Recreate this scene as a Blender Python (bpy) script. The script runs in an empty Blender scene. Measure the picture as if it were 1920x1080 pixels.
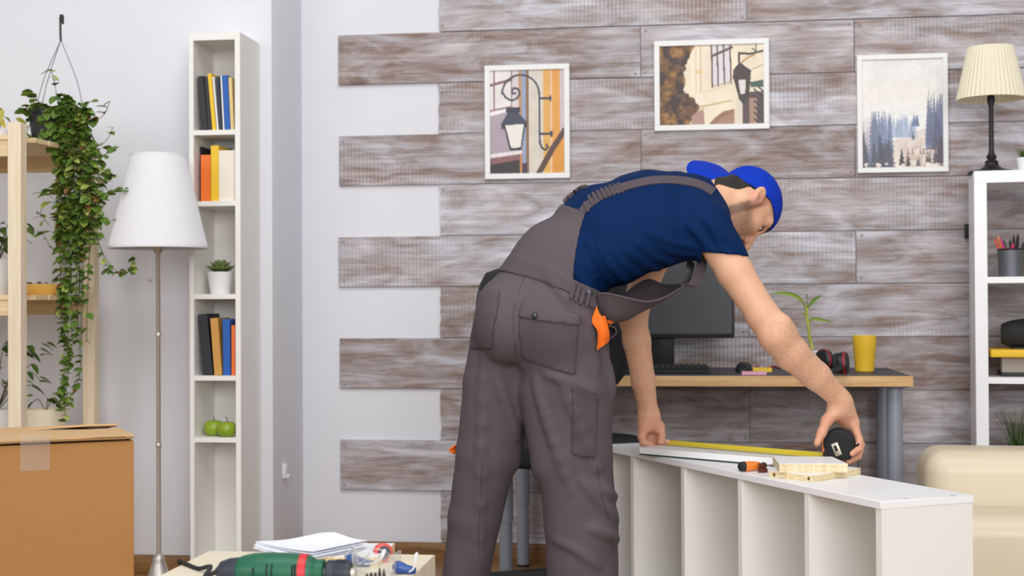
import bpy, bmesh, math, random
import numpy as np
from mathutils import Vector, Matrix, Euler

# ------------------------------------------------------------------ camera
F_PX = 2667.0                       # 50 mm lens on a 1920 px wide frame
CAM_H = 0.976
PSI, PITCH, ROLL = math.radians(7.5), math.atan(32 / F_PX), 0.0055
scene = bpy.context.scene
COL = scene.collection
CAM_R = (Matrix.Rotation(PSI, 3, 'Z') @ Matrix.Rotation(math.pi / 2 + PITCH, 3, 'X')
         @ Matrix.Rotation(-ROLL, 3, 'Z'))
cam_data = bpy.data.cameras.new('camera')
cam = bpy.data.objects.new('camera', cam_data)
COL.objects.link(cam)
cam_data.sensor_width = 36.0
cam_data.lens = 36.0 * F_PX / 1920.0
cam_data.clip_start, cam_data.clip_end = 0.05, 60
cam.matrix_world = Matrix.Translation((0, 0, CAM_H)) @ CAM_R.to_4x4()
cam_data.dof.use_dof = True
cam_data.dof.focus_distance = 3.55
cam_data.dof.aperture_fstop = 4.5
scene.camera = cam

# ------------------------------------------------------------------ world, lights, exposure
world = bpy.data.worlds.new('world')
scene.world = world
world.use_nodes = True
bg = world.node_tree.nodes['Background']
bg.inputs[0].default_value = (0.93, 0.95, 1.0, 1)
bg.inputs[1].default_value = 0.45


def area(name, loc, target, size, size_y, power, color=(1, 1, 1)):
    d = bpy.data.lights.new(name, 'AREA')
    d.shape = 'RECTANGLE'
    d.size, d.size_y, d.energy, d.color = size, size_y, power, color
    o = bpy.data.objects.new(name, d)
    COL.objects.link(o)
    o.location = loc
    o.rotation_euler = (Vector(target) - Vector(loc)).to_track_quat('-Z', 'Y').to_euler()
    return o


area('key_light', (1.2, -2.5, 2.3), (-0.2, 4.6, 0.4), 3.2, 2.2, 215, (1.0, 0.99, 0.98))  # unseen soft key lamp added behind the camera, not a window of the room
area('side_fill_light', (-3.4, -1.2, 2.4), (0.2, 4.6, 0.8), 2.4, 2.0, 64, (1.0, 0.985, 0.97))  # weaker unseen lamp added on the left as side fill
area('ceiling_softbox', (-0.2, 1.9, 4.0), (-0.1, 3.6, 0.6), 3.6, 2.2, 88, (1.0, 0.99, 0.97))
scene.view_settings.view_transform = 'Standard'
scene.view_settings.look = 'None'
scene.view_settings.exposure = -0.13
scene.view_settings.gamma = 1.0
scene.view_settings.use_curve_mapping = False

# ------------------------------------------------------------------ helpers
V = Vector
CAM_O = V((0, 0, CAM_H))


def ray(px, py):
    return CAM_R @ V(((px - 960) / F_PX, -(py - 540) / F_PX, -1.0))


def C(px, py, d):                    # the point seen at a pixel, d metres in front of the lens
    return CAM_O + ray(px, py) * d


def atY(px, py, y):
    r = ray(px, py)
    return CAM_O + r * (y / r.y)


def atZ(px, py, z):
    r = ray(px, py)
    return CAM_O + r * ((z - CAM_H) / r.z)


def lin(c):
    c = c / 255.0
    return c / 12.92 if c <= 0.04045 else ((c + 0.055) / 1.055) ** 2.4


def rgb(r, g, b):
    return (lin(r), lin(g), lin(b), 1.0)


class MB:
    """collects shapes in world coordinates; build() links them as one mesh object"""

    def __init__(self):
        self.v, self.f, self.m = [], [], []
        self.mi = 0

    def add(self, vs, fs):
        n = len(self.v)
        self.v += [tuple(p) for p in vs]
        self.f += [tuple(i + n for i in f) for f in fs]
        self.m += [self.mi] * len(fs)
        return self

    def box(self, x0, x1, y0, y1, z0, z1, M=None):
        vs = [V((x, y, z)) for z in (z0, z1) for y in (y0, y1) for x in (x0, x1)]
        if M is not None:
            vs = [M @ p for p in vs]
        return self.add(vs, [(0, 2, 3, 1), (4, 5, 7, 6), (0, 1, 5, 4), (2, 6, 7, 3), (0, 4, 6, 2), (1, 3, 7, 5)])

    def hexa(self, p):               # 8 corners: bottom ring then top ring
        return self.add(p, [(3, 2, 1, 0), (4, 5, 6, 7), (0, 1, 5, 4), (1, 2, 6, 5), (2, 3, 7, 6), (3, 0, 4, 7)])

    def tube(self, pts, r, n=8, cap=True, flat=1.0):
        pts = [V(p) for p in pts]
        rs = r if isinstance(r, (list, tuple)) else [r] * len(pts)
        rings, up = [], None
        for i, p in enumerate(pts):
            t = (pts[min(i + 1, len(pts) - 1)] - pts[max(i - 1, 0)])
            t = t.normalized() if t.length > 1e-9 else V((0, 0, 1))
            if up is None:
                up = V((0, 0, 1)) if abs(t.z) < 0.9 else V((1, 0, 0))
            a = t.cross(up)
            a = a.normalized() if a.length > 1e-6 else t.orthogonal().normalized()
            b = a.cross(t).normalized()
            up = b
            rings.append([p + (a * math.cos(2 * math.pi * k / n) + b * flat * math.sin(2 * math.pi * k / n)) * rs[i]
                          for k in range(n)])
        vs = [q for ring in rings for q in ring]
        fs = []
        for i in range(len(pts) - 1):
            for k in range(n):
                k2 = (k + 1) % n
                fs.append((i * n + k, i * n + k2, (i + 1) * n + k2, (i + 1) * n + k))
        if cap:
            fs.append(tuple(range(n - 1, -1, -1)))
            fs.append(tuple(range((len(pts) - 1) * n, len(pts) * n)))
        return self.add(vs, fs)

    def lathe(self, prof, c=(0, 0, 0), n=24, M=None, ripple=0, rip_n=0, close=False):
        """prof: list of (radius, z); close joins the last ring to the first"""
        c = V(c)
        vs, fs = [], []
        for (r, z) in prof:
            for k in range(n):
                a = 2 * math.pi * k / n
                rr = r * (1 + (ripple if k % 2 else -ripple)) if ripple else r
                p = V((rr * math.cos(a), rr * math.sin(a), z))
                vs.append((M @ p if M is not None else p) + c)
        m = len(prof)
        for i in range(m if close else m - 1):
            j = (i + 1) % m
            for k in range(n):
                k2 = (k + 1) % n
                fs.append((i * n + k, i * n + k2, j * n + k2, j * n + k))
        if not close:
            if prof[0][0] > 1e-6:
                fs.append(tuple(range(n - 1, -1, -1)))
            if prof[-1][0] > 1e-6:
                fs.append(tuple(range((m - 1) * n, m * n)))
        return self.add(vs, fs)

    def sheet(self, rows, th=0.0):
        """rows of points -> surface, thickened along normals"""
        R, S = len(rows), len(rows[0])
        P = np.array([[tuple(p) for p in r] for r in rows], float)
        if th <= 0:
            return self.add([tuple(P[i, j]) for i in range(R) for j in range(S)],
                            [(i * S + j, i * S + j + 1, (i + 1) * S + j + 1, (i + 1) * S + j)
                             for i in range(R - 1) for j in range(S - 1)])
        du = np.gradient(P, axis=0)
        dv = np.gradient(P, axis=1)
        N = np.cross(du, dv)
        N /= np.linalg.norm(N, axis=2, keepdims=True) + 1e-12
        vs = [tuple(P[i, j] + N[i, j] * th / 2) for i in range(R) for j in range(S)] + \
             [tuple(P[i, j] - N[i, j] * th / 2) for i in range(R) for j in range(S)]
        K = R * S
        fs = []
        for i in range(R - 1):
            for j in range(S - 1):
                a, b, c, d = i * S + j, i * S + j + 1, (i + 1) * S + j + 1, (i + 1) * S + j
                fs += [(a, d, c, b), (a + K, b + K, c + K, d + K)]
        edge = [(0, j) for j in range(S)] + [(i, S - 1) for i in range(1, R)] + \
               [(R - 1, j) for j in range(S - 2, -1, -1)] + [(i, 0) for i in range(R - 2, 0, -1)]
        ids = [i * S + j for i, j in edge]
        for k in range(len(ids)):
            a, b = ids[k], ids[(k + 1) % len(ids)]
            fs.append((a, b, b + K, a + K))
        return self.add(vs, fs)

    def prism(self, poly, h, M):
        n = len(poly)
        vs = [M @ V((x, y, 0)) for x, y in poly] + [M @ V((x, y, h)) for x, y in poly]
        fs = [tuple(range(n - 1, -1, -1)), tuple(range(n, 2 * n))] + \
             [(k, (k + 1) % n, (k + 1) % n + n, k + n) for k in range(n)]
        return self.add(vs, fs)

    def build(self, name, mat, parent=None, smooth=False, bev=0.0, seg=2, angle=40, origin=None, fixn=True):
        if parent is not None:
            o0 = wloc(parent)
        elif origin is not None:
            o0 = V(origin)
        else:
            a = np.array(self.v)
            o0 = V(((a[:, 0].min() + a[:, 0].max()) / 2, (a[:, 1].min() + a[:, 1].max()) / 2, a[:, 2].min()))
        me = bpy.data.meshes.new(name)
        me.from_pydata([tuple(V(p) - o0) for p in self.v], [], self.f)
        mats = mat if isinstance(mat, (list, tuple)) else [mat]
        for m in mats:
            me.materials.append(m)
        if len(mats) > 1:
            me.polygons.foreach_set('material_index', self.m)
        if bev > 0 or fixn:
            bm = bmesh.new()
            bm.from_mesh(me)
            if fixn:
                bmesh.ops.recalc_face_normals(bm, faces=bm.faces)
            if bev > 0:
                es = [e for e in bm.edges if len(e.link_faces) == 2 and e.calc_face_angle(0) > 0.5]
                bmesh.ops.bevel(bm, geom=es, offset=bev, segments=seg, affect='EDGES', profile=0.5, clamp_overlap=True)
            bm.to_mesh(me)
            bm.free()
        if smooth or bev > 0:
            me.polygons.foreach_set('use_smooth', [True] * len(me.polygons))
            me.set_sharp_from_angle(angle=math.radians(angle))
        o = bpy.data.objects.new(name, me)
        COL.objects.link(o)
        if parent is not None:
            o.parent = parent
        else:
            o.location = o0
        WL[o.name] = o0.copy()
        return o


WL = {}


def wloc(o):
    return WL[o.name]


def thing(name, loc, label, cat, group=None):
    o = bpy.data.objects.new(name, None)
    o.empty_display_size = 0.05
    COL.objects.link(o)
    o.location = loc
    o.matrix_world = Matrix.Translation(loc)
    WL[o.name] = V(loc)
    return tag(o, label, cat, group)


def tag(o, label, cat, group=None, kind=None):
    o['label'], o['category'] = label, cat
    if group:
        o['group'] = group
    if kind:
        o['kind'] = kind
    return o


def struct(o):
    o['kind'] = 'structure'
    return o


def place(name, me, mtx, parent):    # an instance of shared mesh data as a part; mtx in world space
    o = bpy.data.objects.new(name, me)
    COL.objects.link(o)
    o.parent = parent
    o.matrix_local = Matrix.Translation(-wloc(parent)) @ mtx
    return o


def curve(pts, n):
    """Catmull-Rom through points, n samples"""
    P = np.array([tuple(p) for p in pts], float)
    if len(P) == 2:
        return [V(P[0] + (P[1] - P[0]) * t) for t in np.linspace(0, 1, n)]
    Q = np.vstack([2 * P[0] - P[1], P, 2 * P[-1] - P[-2]])
    out = []
    for t in np.linspace(0, len(P) - 1 - 1e-9, n):
        i = int(t)
        u = t - i
        a, b, c, d = Q[i], Q[i + 1], Q[i + 2], Q[i + 3]
        p = 0.5 * ((2 * b) + (c - a) * u + (2 * a - 5 * b + 4 * c - d) * u * u + (-a + 3 * b - 3 * c + d) * u ** 3)
        out.append(V(p) if len(p) == 3 else tuple(p))
    return out


# ------------------------------------------------------------------ materials
def newmat(name):
    m = bpy.data.materials.new(name)
    m.use_nodes = True
    return m, m.node_tree, m.node_tree.nodes['Principled BSDF']


def mat(name, col, rough=0.5, metal=0.0, var=0.0, vscale=8.0, bump=0.0, bscale=200.0, spec=0.5, stretch=None,
        coat=0.0, sss=0.0, rnd=0.0, trans=0.0):
    m, nt, b = newmat(name)
    b.inputs['Base Color'].default_value = col
    b.inputs['Roughness'].default_value = rough
    b.inputs['Metallic'].default_value = metal
    b.inputs['Specular IOR Level'].default_value = spec
    b.inputs['Coat Weight'].default_value = coat
    if sss:
        b.inputs['Subsurface Weight'].default_value = sss
        b.inputs['Subsurface Radius'].default_value = (0.012, 0.005, 0.003)
        b.inputs['Subsurface Scale'].default_value = 1.0
    if trans:
        b.inputs['Transmission Weight'].default_value = trans
    L = nt.links
    tc = nt.nodes.new('ShaderNodeTexCoord')
    src = tc.outputs['Object']
    if stretch:
        mp = nt.nodes.new('ShaderNodeMapping')
        mp.inputs['Scale'].default_value = stretch
        L.new(src, mp.inputs[0])
        src = mp.outputs[0]
    colsock = None
    if var > 0:
        nz = nt.nodes.new('ShaderNodeTexNoise')
        nz.inputs['Scale'].default_value = vscale
        nz.inputs['Detail'].default_value = 5
        L.new(src, nz.inputs['Vector'])
        mx = nt.nodes.new('ShaderNodeMix')
        mx.data_type = 'RGBA'
        mx.inputs['A'].default_value = tuple(max(0, c * (1 - var)) for c in col[:3]) + (1,)
        mx.inputs['B'].default_value = tuple(min(1, c * (1 + var)) for c in col[:3]) + (1,)
        L.new(nz.outputs['Fac'], mx.inputs['Factor'])
        colsock = mx.outputs['Result']
    if rnd > 0:
        oi = nt.nodes.new('ShaderNodeObjectInfo')
        hs = nt.nodes.new('ShaderNodeHueSaturation')
        mr = nt.nodes.new('ShaderNodeMapRange')
        mr.inputs['To Min'].default_value = 1 - rnd
        mr.inputs['To Max'].default_value = 1 + rnd
        L.new(oi.outputs['Random'], mr.inputs['Value'])
        L.new(mr.outputs[0], hs.inputs['Value'])
        mr2 = nt.nodes.new('ShaderNodeMapRange')
        mr2.inputs['To Min'].default_value = 0.5 + rnd * 0.05
        mr2.inputs['To Max'].default_value = 0.5 - rnd * 0.08
        L.new(oi.outputs['Random'], mr2.inputs['Value'])
        L.new(mr2.outputs[0], hs.inputs['Hue'])
        if colsock:
            L.new(colsock, hs.inputs['Color'])
        else:
            hs.inputs['Color'].default_value = col
        colsock = hs.outputs[0]
    if colsock:
        L.new(colsock, b.inputs['Base Color'])
    if bump > 0:
        n2 = nt.nodes.new('ShaderNodeTexNoise')
        n2.inputs['Scale'].default_value = bscale
        n2.inputs['Detail'].default_value = 3
        L.new(src, n2.inputs['Vector'])
        bp = nt.nodes.new('ShaderNodeBump')
        bp.inputs['Strength'].default_value = bump
        bp.inputs['Distance'].default_value = 0.002
        L.new(n2.outputs['Fac'], bp.inputs['Height'])
        L.new(bp.outputs[0], b.inputs['Normal'])
    return m


def ramp(nt, stops):
    r = nt.nodes.new('ShaderNodeValToRGB')
    e = r.color_ramp.elements
    e[0].position, e[0].color = stops[0]
    e[1].position, e[1].color = stops[-1]
    for p, c in stops[1:-1]:
        k = e.new(p)
        k.color = c
    return r


def plank_material():
    m, nt, b = newmat('whitewashed_wood')
    L, N = nt.links, nt.nodes
    tc = N.new('ShaderNodeTexCoord')
    oi = N.new('ShaderNodeObjectInfo')
    mul = N.new('ShaderNodeMath'); mul.operation = 'MULTIPLY'; mul.inputs[1].default_value = 37.0
    L.new(oi.outputs['Random'], mul.inputs[0])
    cmb = N.new('ShaderNodeCombineXYZ')
    for i in range(3):
        L.new(mul.outputs[0], cmb.inputs[i])
    add = N.new('ShaderNodeVectorMath'); add.operation = 'ADD'
    L.new(tc.outputs['Object'], add.inputs[0]); L.new(cmb.outputs[0], add.inputs[1])

    def noise(scale, vec, detail=6, rough=0.6, dist=0.0):
        mp = N.new('ShaderNodeMapping'); mp.inputs['Scale'].default_value = vec
        L.new(add.outputs[0], mp.inputs[0])
        n = N.new('ShaderNodeTexNoise')
        n.inputs['Scale'].default_value = scale
        n.inputs['Detail'].default_value = detail
        n.inputs['Roughness'].default_value = rough
        n.inputs['Distortion'].default_value = dist
        L.new(mp.outputs[0], n.inputs['Vector'])
        return n.outputs['Fac']

    def math_(op, a, c, clamp=False):
        n = N.new('ShaderNodeMath'); n.operation = op; n.use_clamp = clamp
        for i, x in enumerate((a, c)):
            if isinstance(x, (int, float)):
                n.inputs[i].default_value = x
            else:
                L.new(x, n.inputs[i])
        return n.outputs[0]

    patch = noise(5.0, (0.8, 1, 2.6), 7, 0.62, 0.9)
    streak = noise(6.0, (0.55, 1, 9.0), 8, 0.7, 0.3)
    fine = noise(30.0, (0.3, 1, 5.0), 6, 0.7, 0.4)
    tint = noise(2.0, (1.4, 1, 5.0), 3, 0.5)
    # circular-saw ribs across some of the boards
    mp = N.new('ShaderNodeMapping'); mp.inputs['Scale'].default_value = (1, 1, 0.02)
    L.new(add.outputs[0], mp.inputs[0])
    wv = N.new('ShaderNodeTexWave'); wv.bands_direction = 'X'
    wv.inputs['Scale'].default_value = 21.0
    wv.inputs['Distortion'].default_value = 0.6
    wv.inputs['Detail'].default_value = 2
    L.new(mp.outputs[0], wv.inputs['Vector'])
    ribmask = N.new('ShaderNodeMapRange')
    ribmask.inputs['From Min'].default_value = 0.5
    ribmask.inputs['From Max'].default_value = 0.68
    L.new(noise(1.7, (0.8, 1, 2.0), 2, 0.5), ribmask.inputs['Value'])
    rib = math_('MULTIPLY', math_('SUBTRACT', wv.outputs['Fac'], 0.5), ribmask.outputs[0])
    v = math_('ADD', math_('MULTIPLY', patch, 0.62), math_('MULTIPLY', streak, 0.44))
    v = math_('ADD', v, math_('MULTIPLY', math_('SUBTRACT', fine, 0.5), 0.26))
    v = math_('ADD', v, math_('MULTIPLY', rib, 0.085))
    v = math_('ADD', v, -0.016)
    v = math_('ADD', v, math_('MULTIPLY', math_('SUBTRACT', oi.outputs['Random'], 0.5), 0.10))
    r = ramp(nt, [(0.26, rgb(104, 88, 80)), (0.40, rgb(146, 130, 124)), (0.49, rgb(170, 163, 165)),
                  (0.58, rgb(193, 191, 198)), (0.72, rgb(228, 228, 236))])
    L.new(v, r.inputs[0])
    mx = N.new('ShaderNodeMix'); mx.data_type = 'RGBA'; mx.blend_type = 'MULTIPLY'
    L.new(r.outputs[0], mx.inputs['A'])
    r2 = ramp(nt, [(0.42, (1, 1, 1, 1)), (0.62, rgb(243, 232, 224))])
    L.new(tint, r2.inputs[0])
    L.new(r2.outputs[0], mx.inputs['B'])
    mx.inputs['Factor'].default_value = 1.0
    L.new(mx.outputs['Result'], b.inputs['Base Color'])
    b.inputs['Roughness'].default_value = 0.62
    b.inputs['Specular IOR Level'].default_value = 0.3
    bp = N.new('ShaderNodeBump')
    bp.inputs['Strength'].default_value = 0.35
    bp.inputs['Distance'].default_value = 0.003
    L.new(math_('ADD', v, math_('MULTIPLY', rib, 0.4)), bp.inputs['Height'])
    L.new(bp.outputs[0], b.inputs['Normal'])
    return m


def wood(name, c1, c2, scale=6.0, stretch=(0.6, 6, 6), rough=0.5, rnd=False):
    m, nt, b = newmat(name)
    L, N = nt.links, nt.nodes
    tc = N.new('ShaderNodeTexCoord')
    src = tc.outputs['Object']
    mp = N.new('ShaderNodeMapping'); mp.inputs['Scale'].default_value = stretch
    L.new(src, mp.inputs[0])
    n = N.new('ShaderNodeTexNoise'); n.inputs['Scale'].default_value = scale
    n.inputs['Detail'].default_value = 6; n.inputs['Distortion'].default_value = 1.2
    L.new(mp.outputs[0], n.inputs['Vector'])
    r = ramp(nt, [(0.36, c1), (0.64, c2)])
    L.new(n.outputs['Fac'], r.inputs[0])
    L.new(r.outputs[0], b.inputs['Base Color'])
    b.inputs['Roughness'].default_value = rough
    return m


def print_material(name):
    m, nt, b = newmat(name)
    a = nt.nodes.new('ShaderNodeVertexColor')
    a.layer_name = 'print'
    nt.links.new(a.outputs['Color'], b.inputs['Base Color'])
    b.inputs['Roughness'].default_value = 0.45
    return m


M = {}
M['wall'] = mat('white_wall_paint', rgb(226, 227, 233), 0.85, var=0.012, vscale=3, bump=0.05, bscale=90)
M['plank'] = plank_material()
M['nail'] = mat('steel_nail', rgb(150, 145, 145), 0.4, 0.7)
M['skirt'] = wood('oak_skirting', rgb(112, 78, 42), rgb(150, 110, 62), 8, (0.5, 4, 10), 0.4)
M['floor'] = wood('laminate_floor', rgb(120, 84, 50), rgb(168, 126, 84), 5, (6, 0.5, 6), 0.35)
M['pine'] = wood('pine_wood', rgb(226, 205, 172), rgb(240, 226, 200), 5, (7, 7, 0.6), 0.55)
M['pine_x'] = wood('pine_wood_rail', rgb(216, 188, 142), rgb(234, 212, 172), 5, (0.6, 7, 7), 0.55)
M['white_lam'] = mat('white_laminate', rgb(246, 246, 247), 0.35, var=0.01, vscale=4)
M['white_case'] = mat('warm_white_laminate', rgb(240, 238, 233), 0.5, var=0.01, vscale=4)
M['frame'] = mat('white_frame', rgb(238, 238, 236), 0.45)
M['print'] = print_material('photo_print')
M['black'] = mat('black_plastic', rgb(22, 22, 25), 0.45)
M['black_soft'] = mat('black_rubber', rgb(30, 31, 34), 0.75, bump=0.1, bscale=400)
M['dark_metal'] = mat('dark_bronze_metal', rgb(52, 48, 50), 0.45, 0.5)
M['steel'] = mat('brushed_nickel', rgb(206, 200, 192), 0.42, 0.75, stretch=(60, 60, 1), var=0.06, vscale=10)
M['wire'] = mat('grey_wire', rgb(120, 125, 132), 0.5, 0.4)

# ================================================================== THE ROOM
YW, YP = 5.38, 5.366                 # wall plane, front of the planks
YL = 4.99                            # front of the projecting wall block on the left
XR = -1.531                          # its return
mb = MB()
mb.box(XR, 3.6, YW, YW + 0.12, 0.055, 2.9)
wall_back = struct(mb.build('wall_back', M['wall']))
mb = MB()
mb.box(-4.2, XR, YL, YW + 0.12, 0.06, 2.9)
wall_left = struct(mb.build('wall_left', M['wall'], bev=0.004))
mb = MB()
mb.box(-4.2, 3.6, -1.2, YW + 0.12, -0.08, 0.0)
floor = struct(mb.build('floor', M['floor'], fixn=False))
# floor boards near the wall, run along X
for k in range(9):
    y1 = YW - 0.012 - k * 0.19
    mb = MB()
    mb.box(-4.0, 3.5, y1 - 0.186, y1, 0.0, 0.004)
    mb.build('floor_board', M['floor'], floor)
mb = MB()
mb.box(XR, 3.6, YW - 0.012, YW + 0.10, 0.0, 0.068)
struct(mb.build('baseboard_back', M['skirt'], bev=0.002))
mb = MB()
mb.box(-4.2, XR, YL - 0.012, YL + 0.05, 0.0, 0.072)
mb.box(XR, XR + 0.012, YL - 0.012, YW, 0.0, 0.072)
struct(mb.build('baseboard_left', M['skirt'], bev=0.002))

# whitewashed planks on the back wall, each its own board
Z0, PITCHZ = 0.2655, 0.1956
SEAM = [Z0 + PITCHZ * k for k in range(-1, 12)]
odd_cuts = [-1.382, -0.213, 0.574, 1.745, 2.53]
even_cuts = [-0.990, 0.182, 1.36, 2.53]
random.seed(11)
nail_me = None
for k in range(-1, 11):
    za, zb = SEAM[k + 1], SEAM[k + 1] + PITCHZ
    cuts = odd_cuts if k % 2 == 0 else even_cuts
    for a, b in zip(cuts[:-1], cuts[1:]):
        a2 = a + 0.0012
        b2 = b - 0.0012
        if a == cuts[0]:
            a2 += random.uniform(-0.003, 0.003)
        j = random.uniform(-0.0015, 0.0025)
        mb = MB()
        z0, z1 = max(za + 0.0016, 0.0705), zb - 0.0016
        if a == cuts[0] and k % 2 != 0:
            # rough, hand-painted left end
            n = 9
            ex = [a2 + random.uniform(0, 0.007) for _ in range(n)]
            zs = np.linspace(z0, z1, n)
            poly = [(b2, z0), (b2, z1)] + [(ex[n - 1 - i], zs[n - 1 - i]) for i in range(n)]
            mb.prism([(x, z) for x, z in poly], YW - YP + j,
                     Matrix(((1, 0, 0, 0), (0, 0, 1, YP - j), (0, 1, 0, 0), (0, 0, 0, 1))))
            o = mb.build('plank', M['plank'], wall_back)
        else:
            mb.box(a2, b2, YP - j, YW, z0, z1)
            o = mb.build('plank', M['plank'], wall_back, bev=0.0012, seg=1)
        # give each board its own origin so that the grain differs
        c = V(((a + b) / 2, YP, (za + zb) / 2)) - wloc(wall_back)
        o.data.transform(Matrix.Translation(-c))
        o.location = c
        if a > 1.3:
            continue
        for x, z in ((a + 0.018, za + 0.02), (a + 0.018, zb - 0.02), (b - 0.018, za + 0.02), (b - 0.018, zb - 0.02)):
            x += random.uniform(-0.004, 0.004)
            z += random.uniform(-0.005, 0.005)
            if nail_me is None:
                q = MB()
                q.lathe([(0.0052, -0.002), (0.0052, 0.0005), (0.0035, 0.0016), (0.0, 0.0018)], n=8,
                        M=Matrix.Rotation(math.pi / 2, 4, 'X'))
                nail = q.build('nail', M['nail'], None, smooth=True, origin=(0, 0, 0))
                nail_me = nail.data
                bpy.data.objects.remove(nail)
            place('nail', nail_me, Matrix.Translation((x, YP - j, z)), wall_back)

# small white cable clip on the return
p = atY(535, 885, 5.12)
mb = MB()
mb.box(XR, XR + 0.014, p.y - 0.02, p.y + 0.02, p.z - 0.022, p.z + 0.03)
mb.box(XR + 0.014, XR + 0.024, p.y - 0.012, p.y + 0.012, p.z - 0.022, p.z - 0.008)
tag(mb.build('wall_hook', M['wall'], bev=0.003), 'small white hook fixed to the side of the wall recess', 'hook')

# ================================================================== PICTURES
def smooth01(x, a, b):
    t = np.clip((x - a) / (b - a), 0, 1)
    return t * t * (3 - 2 * t)


def vnoise(u, v, s, seed):
    r = np.random.RandomState(seed)
    n = 64
    g = r.rand(n, n)
    x, y = u * s, v * s
    i, j = np.floor(x).astype(int), np.floor(y).astype(int)
    fx, fy = x - i, y - j
    fx, fy = fx * fx * (3 - 2 * fx), fy * fy * (3 - 2 * fy)
    a = g[i % n, j % n] * (1 - fx) + g[(i + 1) % n, j % n] * fx
    b = g[i % n, (j + 1) % n] * (1 - fx) + g[(i + 1) % n, (j + 1) % n] * fx
    return a * (1 - fy) + b * fy


def fbm(u, v, s, seed):
    return (vnoise(u, v, s, seed) + 0.5 * vnoise(u, v, 2 * s, seed + 1) + 0.25 * vnoise(u, v, 4 * s, seed + 2)) / 1.75


class Paint:
    def __init__(self, nu, nv, asp):
        self.U, self.Vv = np.meshgrid(np.linspace(0, 1, nu), np.linspace(0, 1, nv))
        self.c = np.ones((nv, nu, 3))
        self.asp = asp                # width / height

    def fill(self, mask, col, a=1.0):
        m = (mask * a)[..., None]
        self.c = self.c * (1 - m) + np.array(col) / 255.0 * m

    def rect(self, u0, u1, v0, v1, col, a=1.0):
        self.fill(((self.U >= u0) & (self.U <= u1) & (self.Vv >= v0) & (self.Vv <= v1)).astype(float), col, a)

    def poly(self, pts, col, a=1.0):
        ins = np.zeros(self.U.shape, bool)
        n = len(pts)
        for i in range(n):
            x1, y1 = pts[i]
            x2, y2 = pts[(i + 1) % n]
            cond = ((y1 > self.Vv) != (y2 > self.Vv))
            xx = (x2 - x1) * (self.Vv - y1) / ((y2 - y1) or 1e-9) + x1
            ins ^= cond & (self.U < xx)
        self.fill(ins.astype(float), col, a)

    def line(self, pts, w, col, a=1.0):
        d = np.full(self.U.shape, 9.0)
        k = self.asp
        for (x1, y1), (x2, y2) in zip(pts[:-1], pts[1:]):
            dx, dy = (x2 - x1) * k, y2 - y1
            L2 = dx * dx + dy * dy + 1e-12
            t = np.clip((((self.U - x1) * k) * dx + (self.Vv - y1) * dy) / L2, 0, 1)
            d = np.minimum(d, np.hypot((self.U - x1) * k - t * dx, self.Vv - y1 - t * dy))
        self.fill((d < w).astype(float), col, a)

    def noise(self, amp, s, seed):
        self.c *= 1 + amp * (fbm(self.U * self.asp, self.Vv, s, seed)[..., None] - 0.5) * 2
        self.c = np.clip(self.c, 0, 1)


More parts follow.
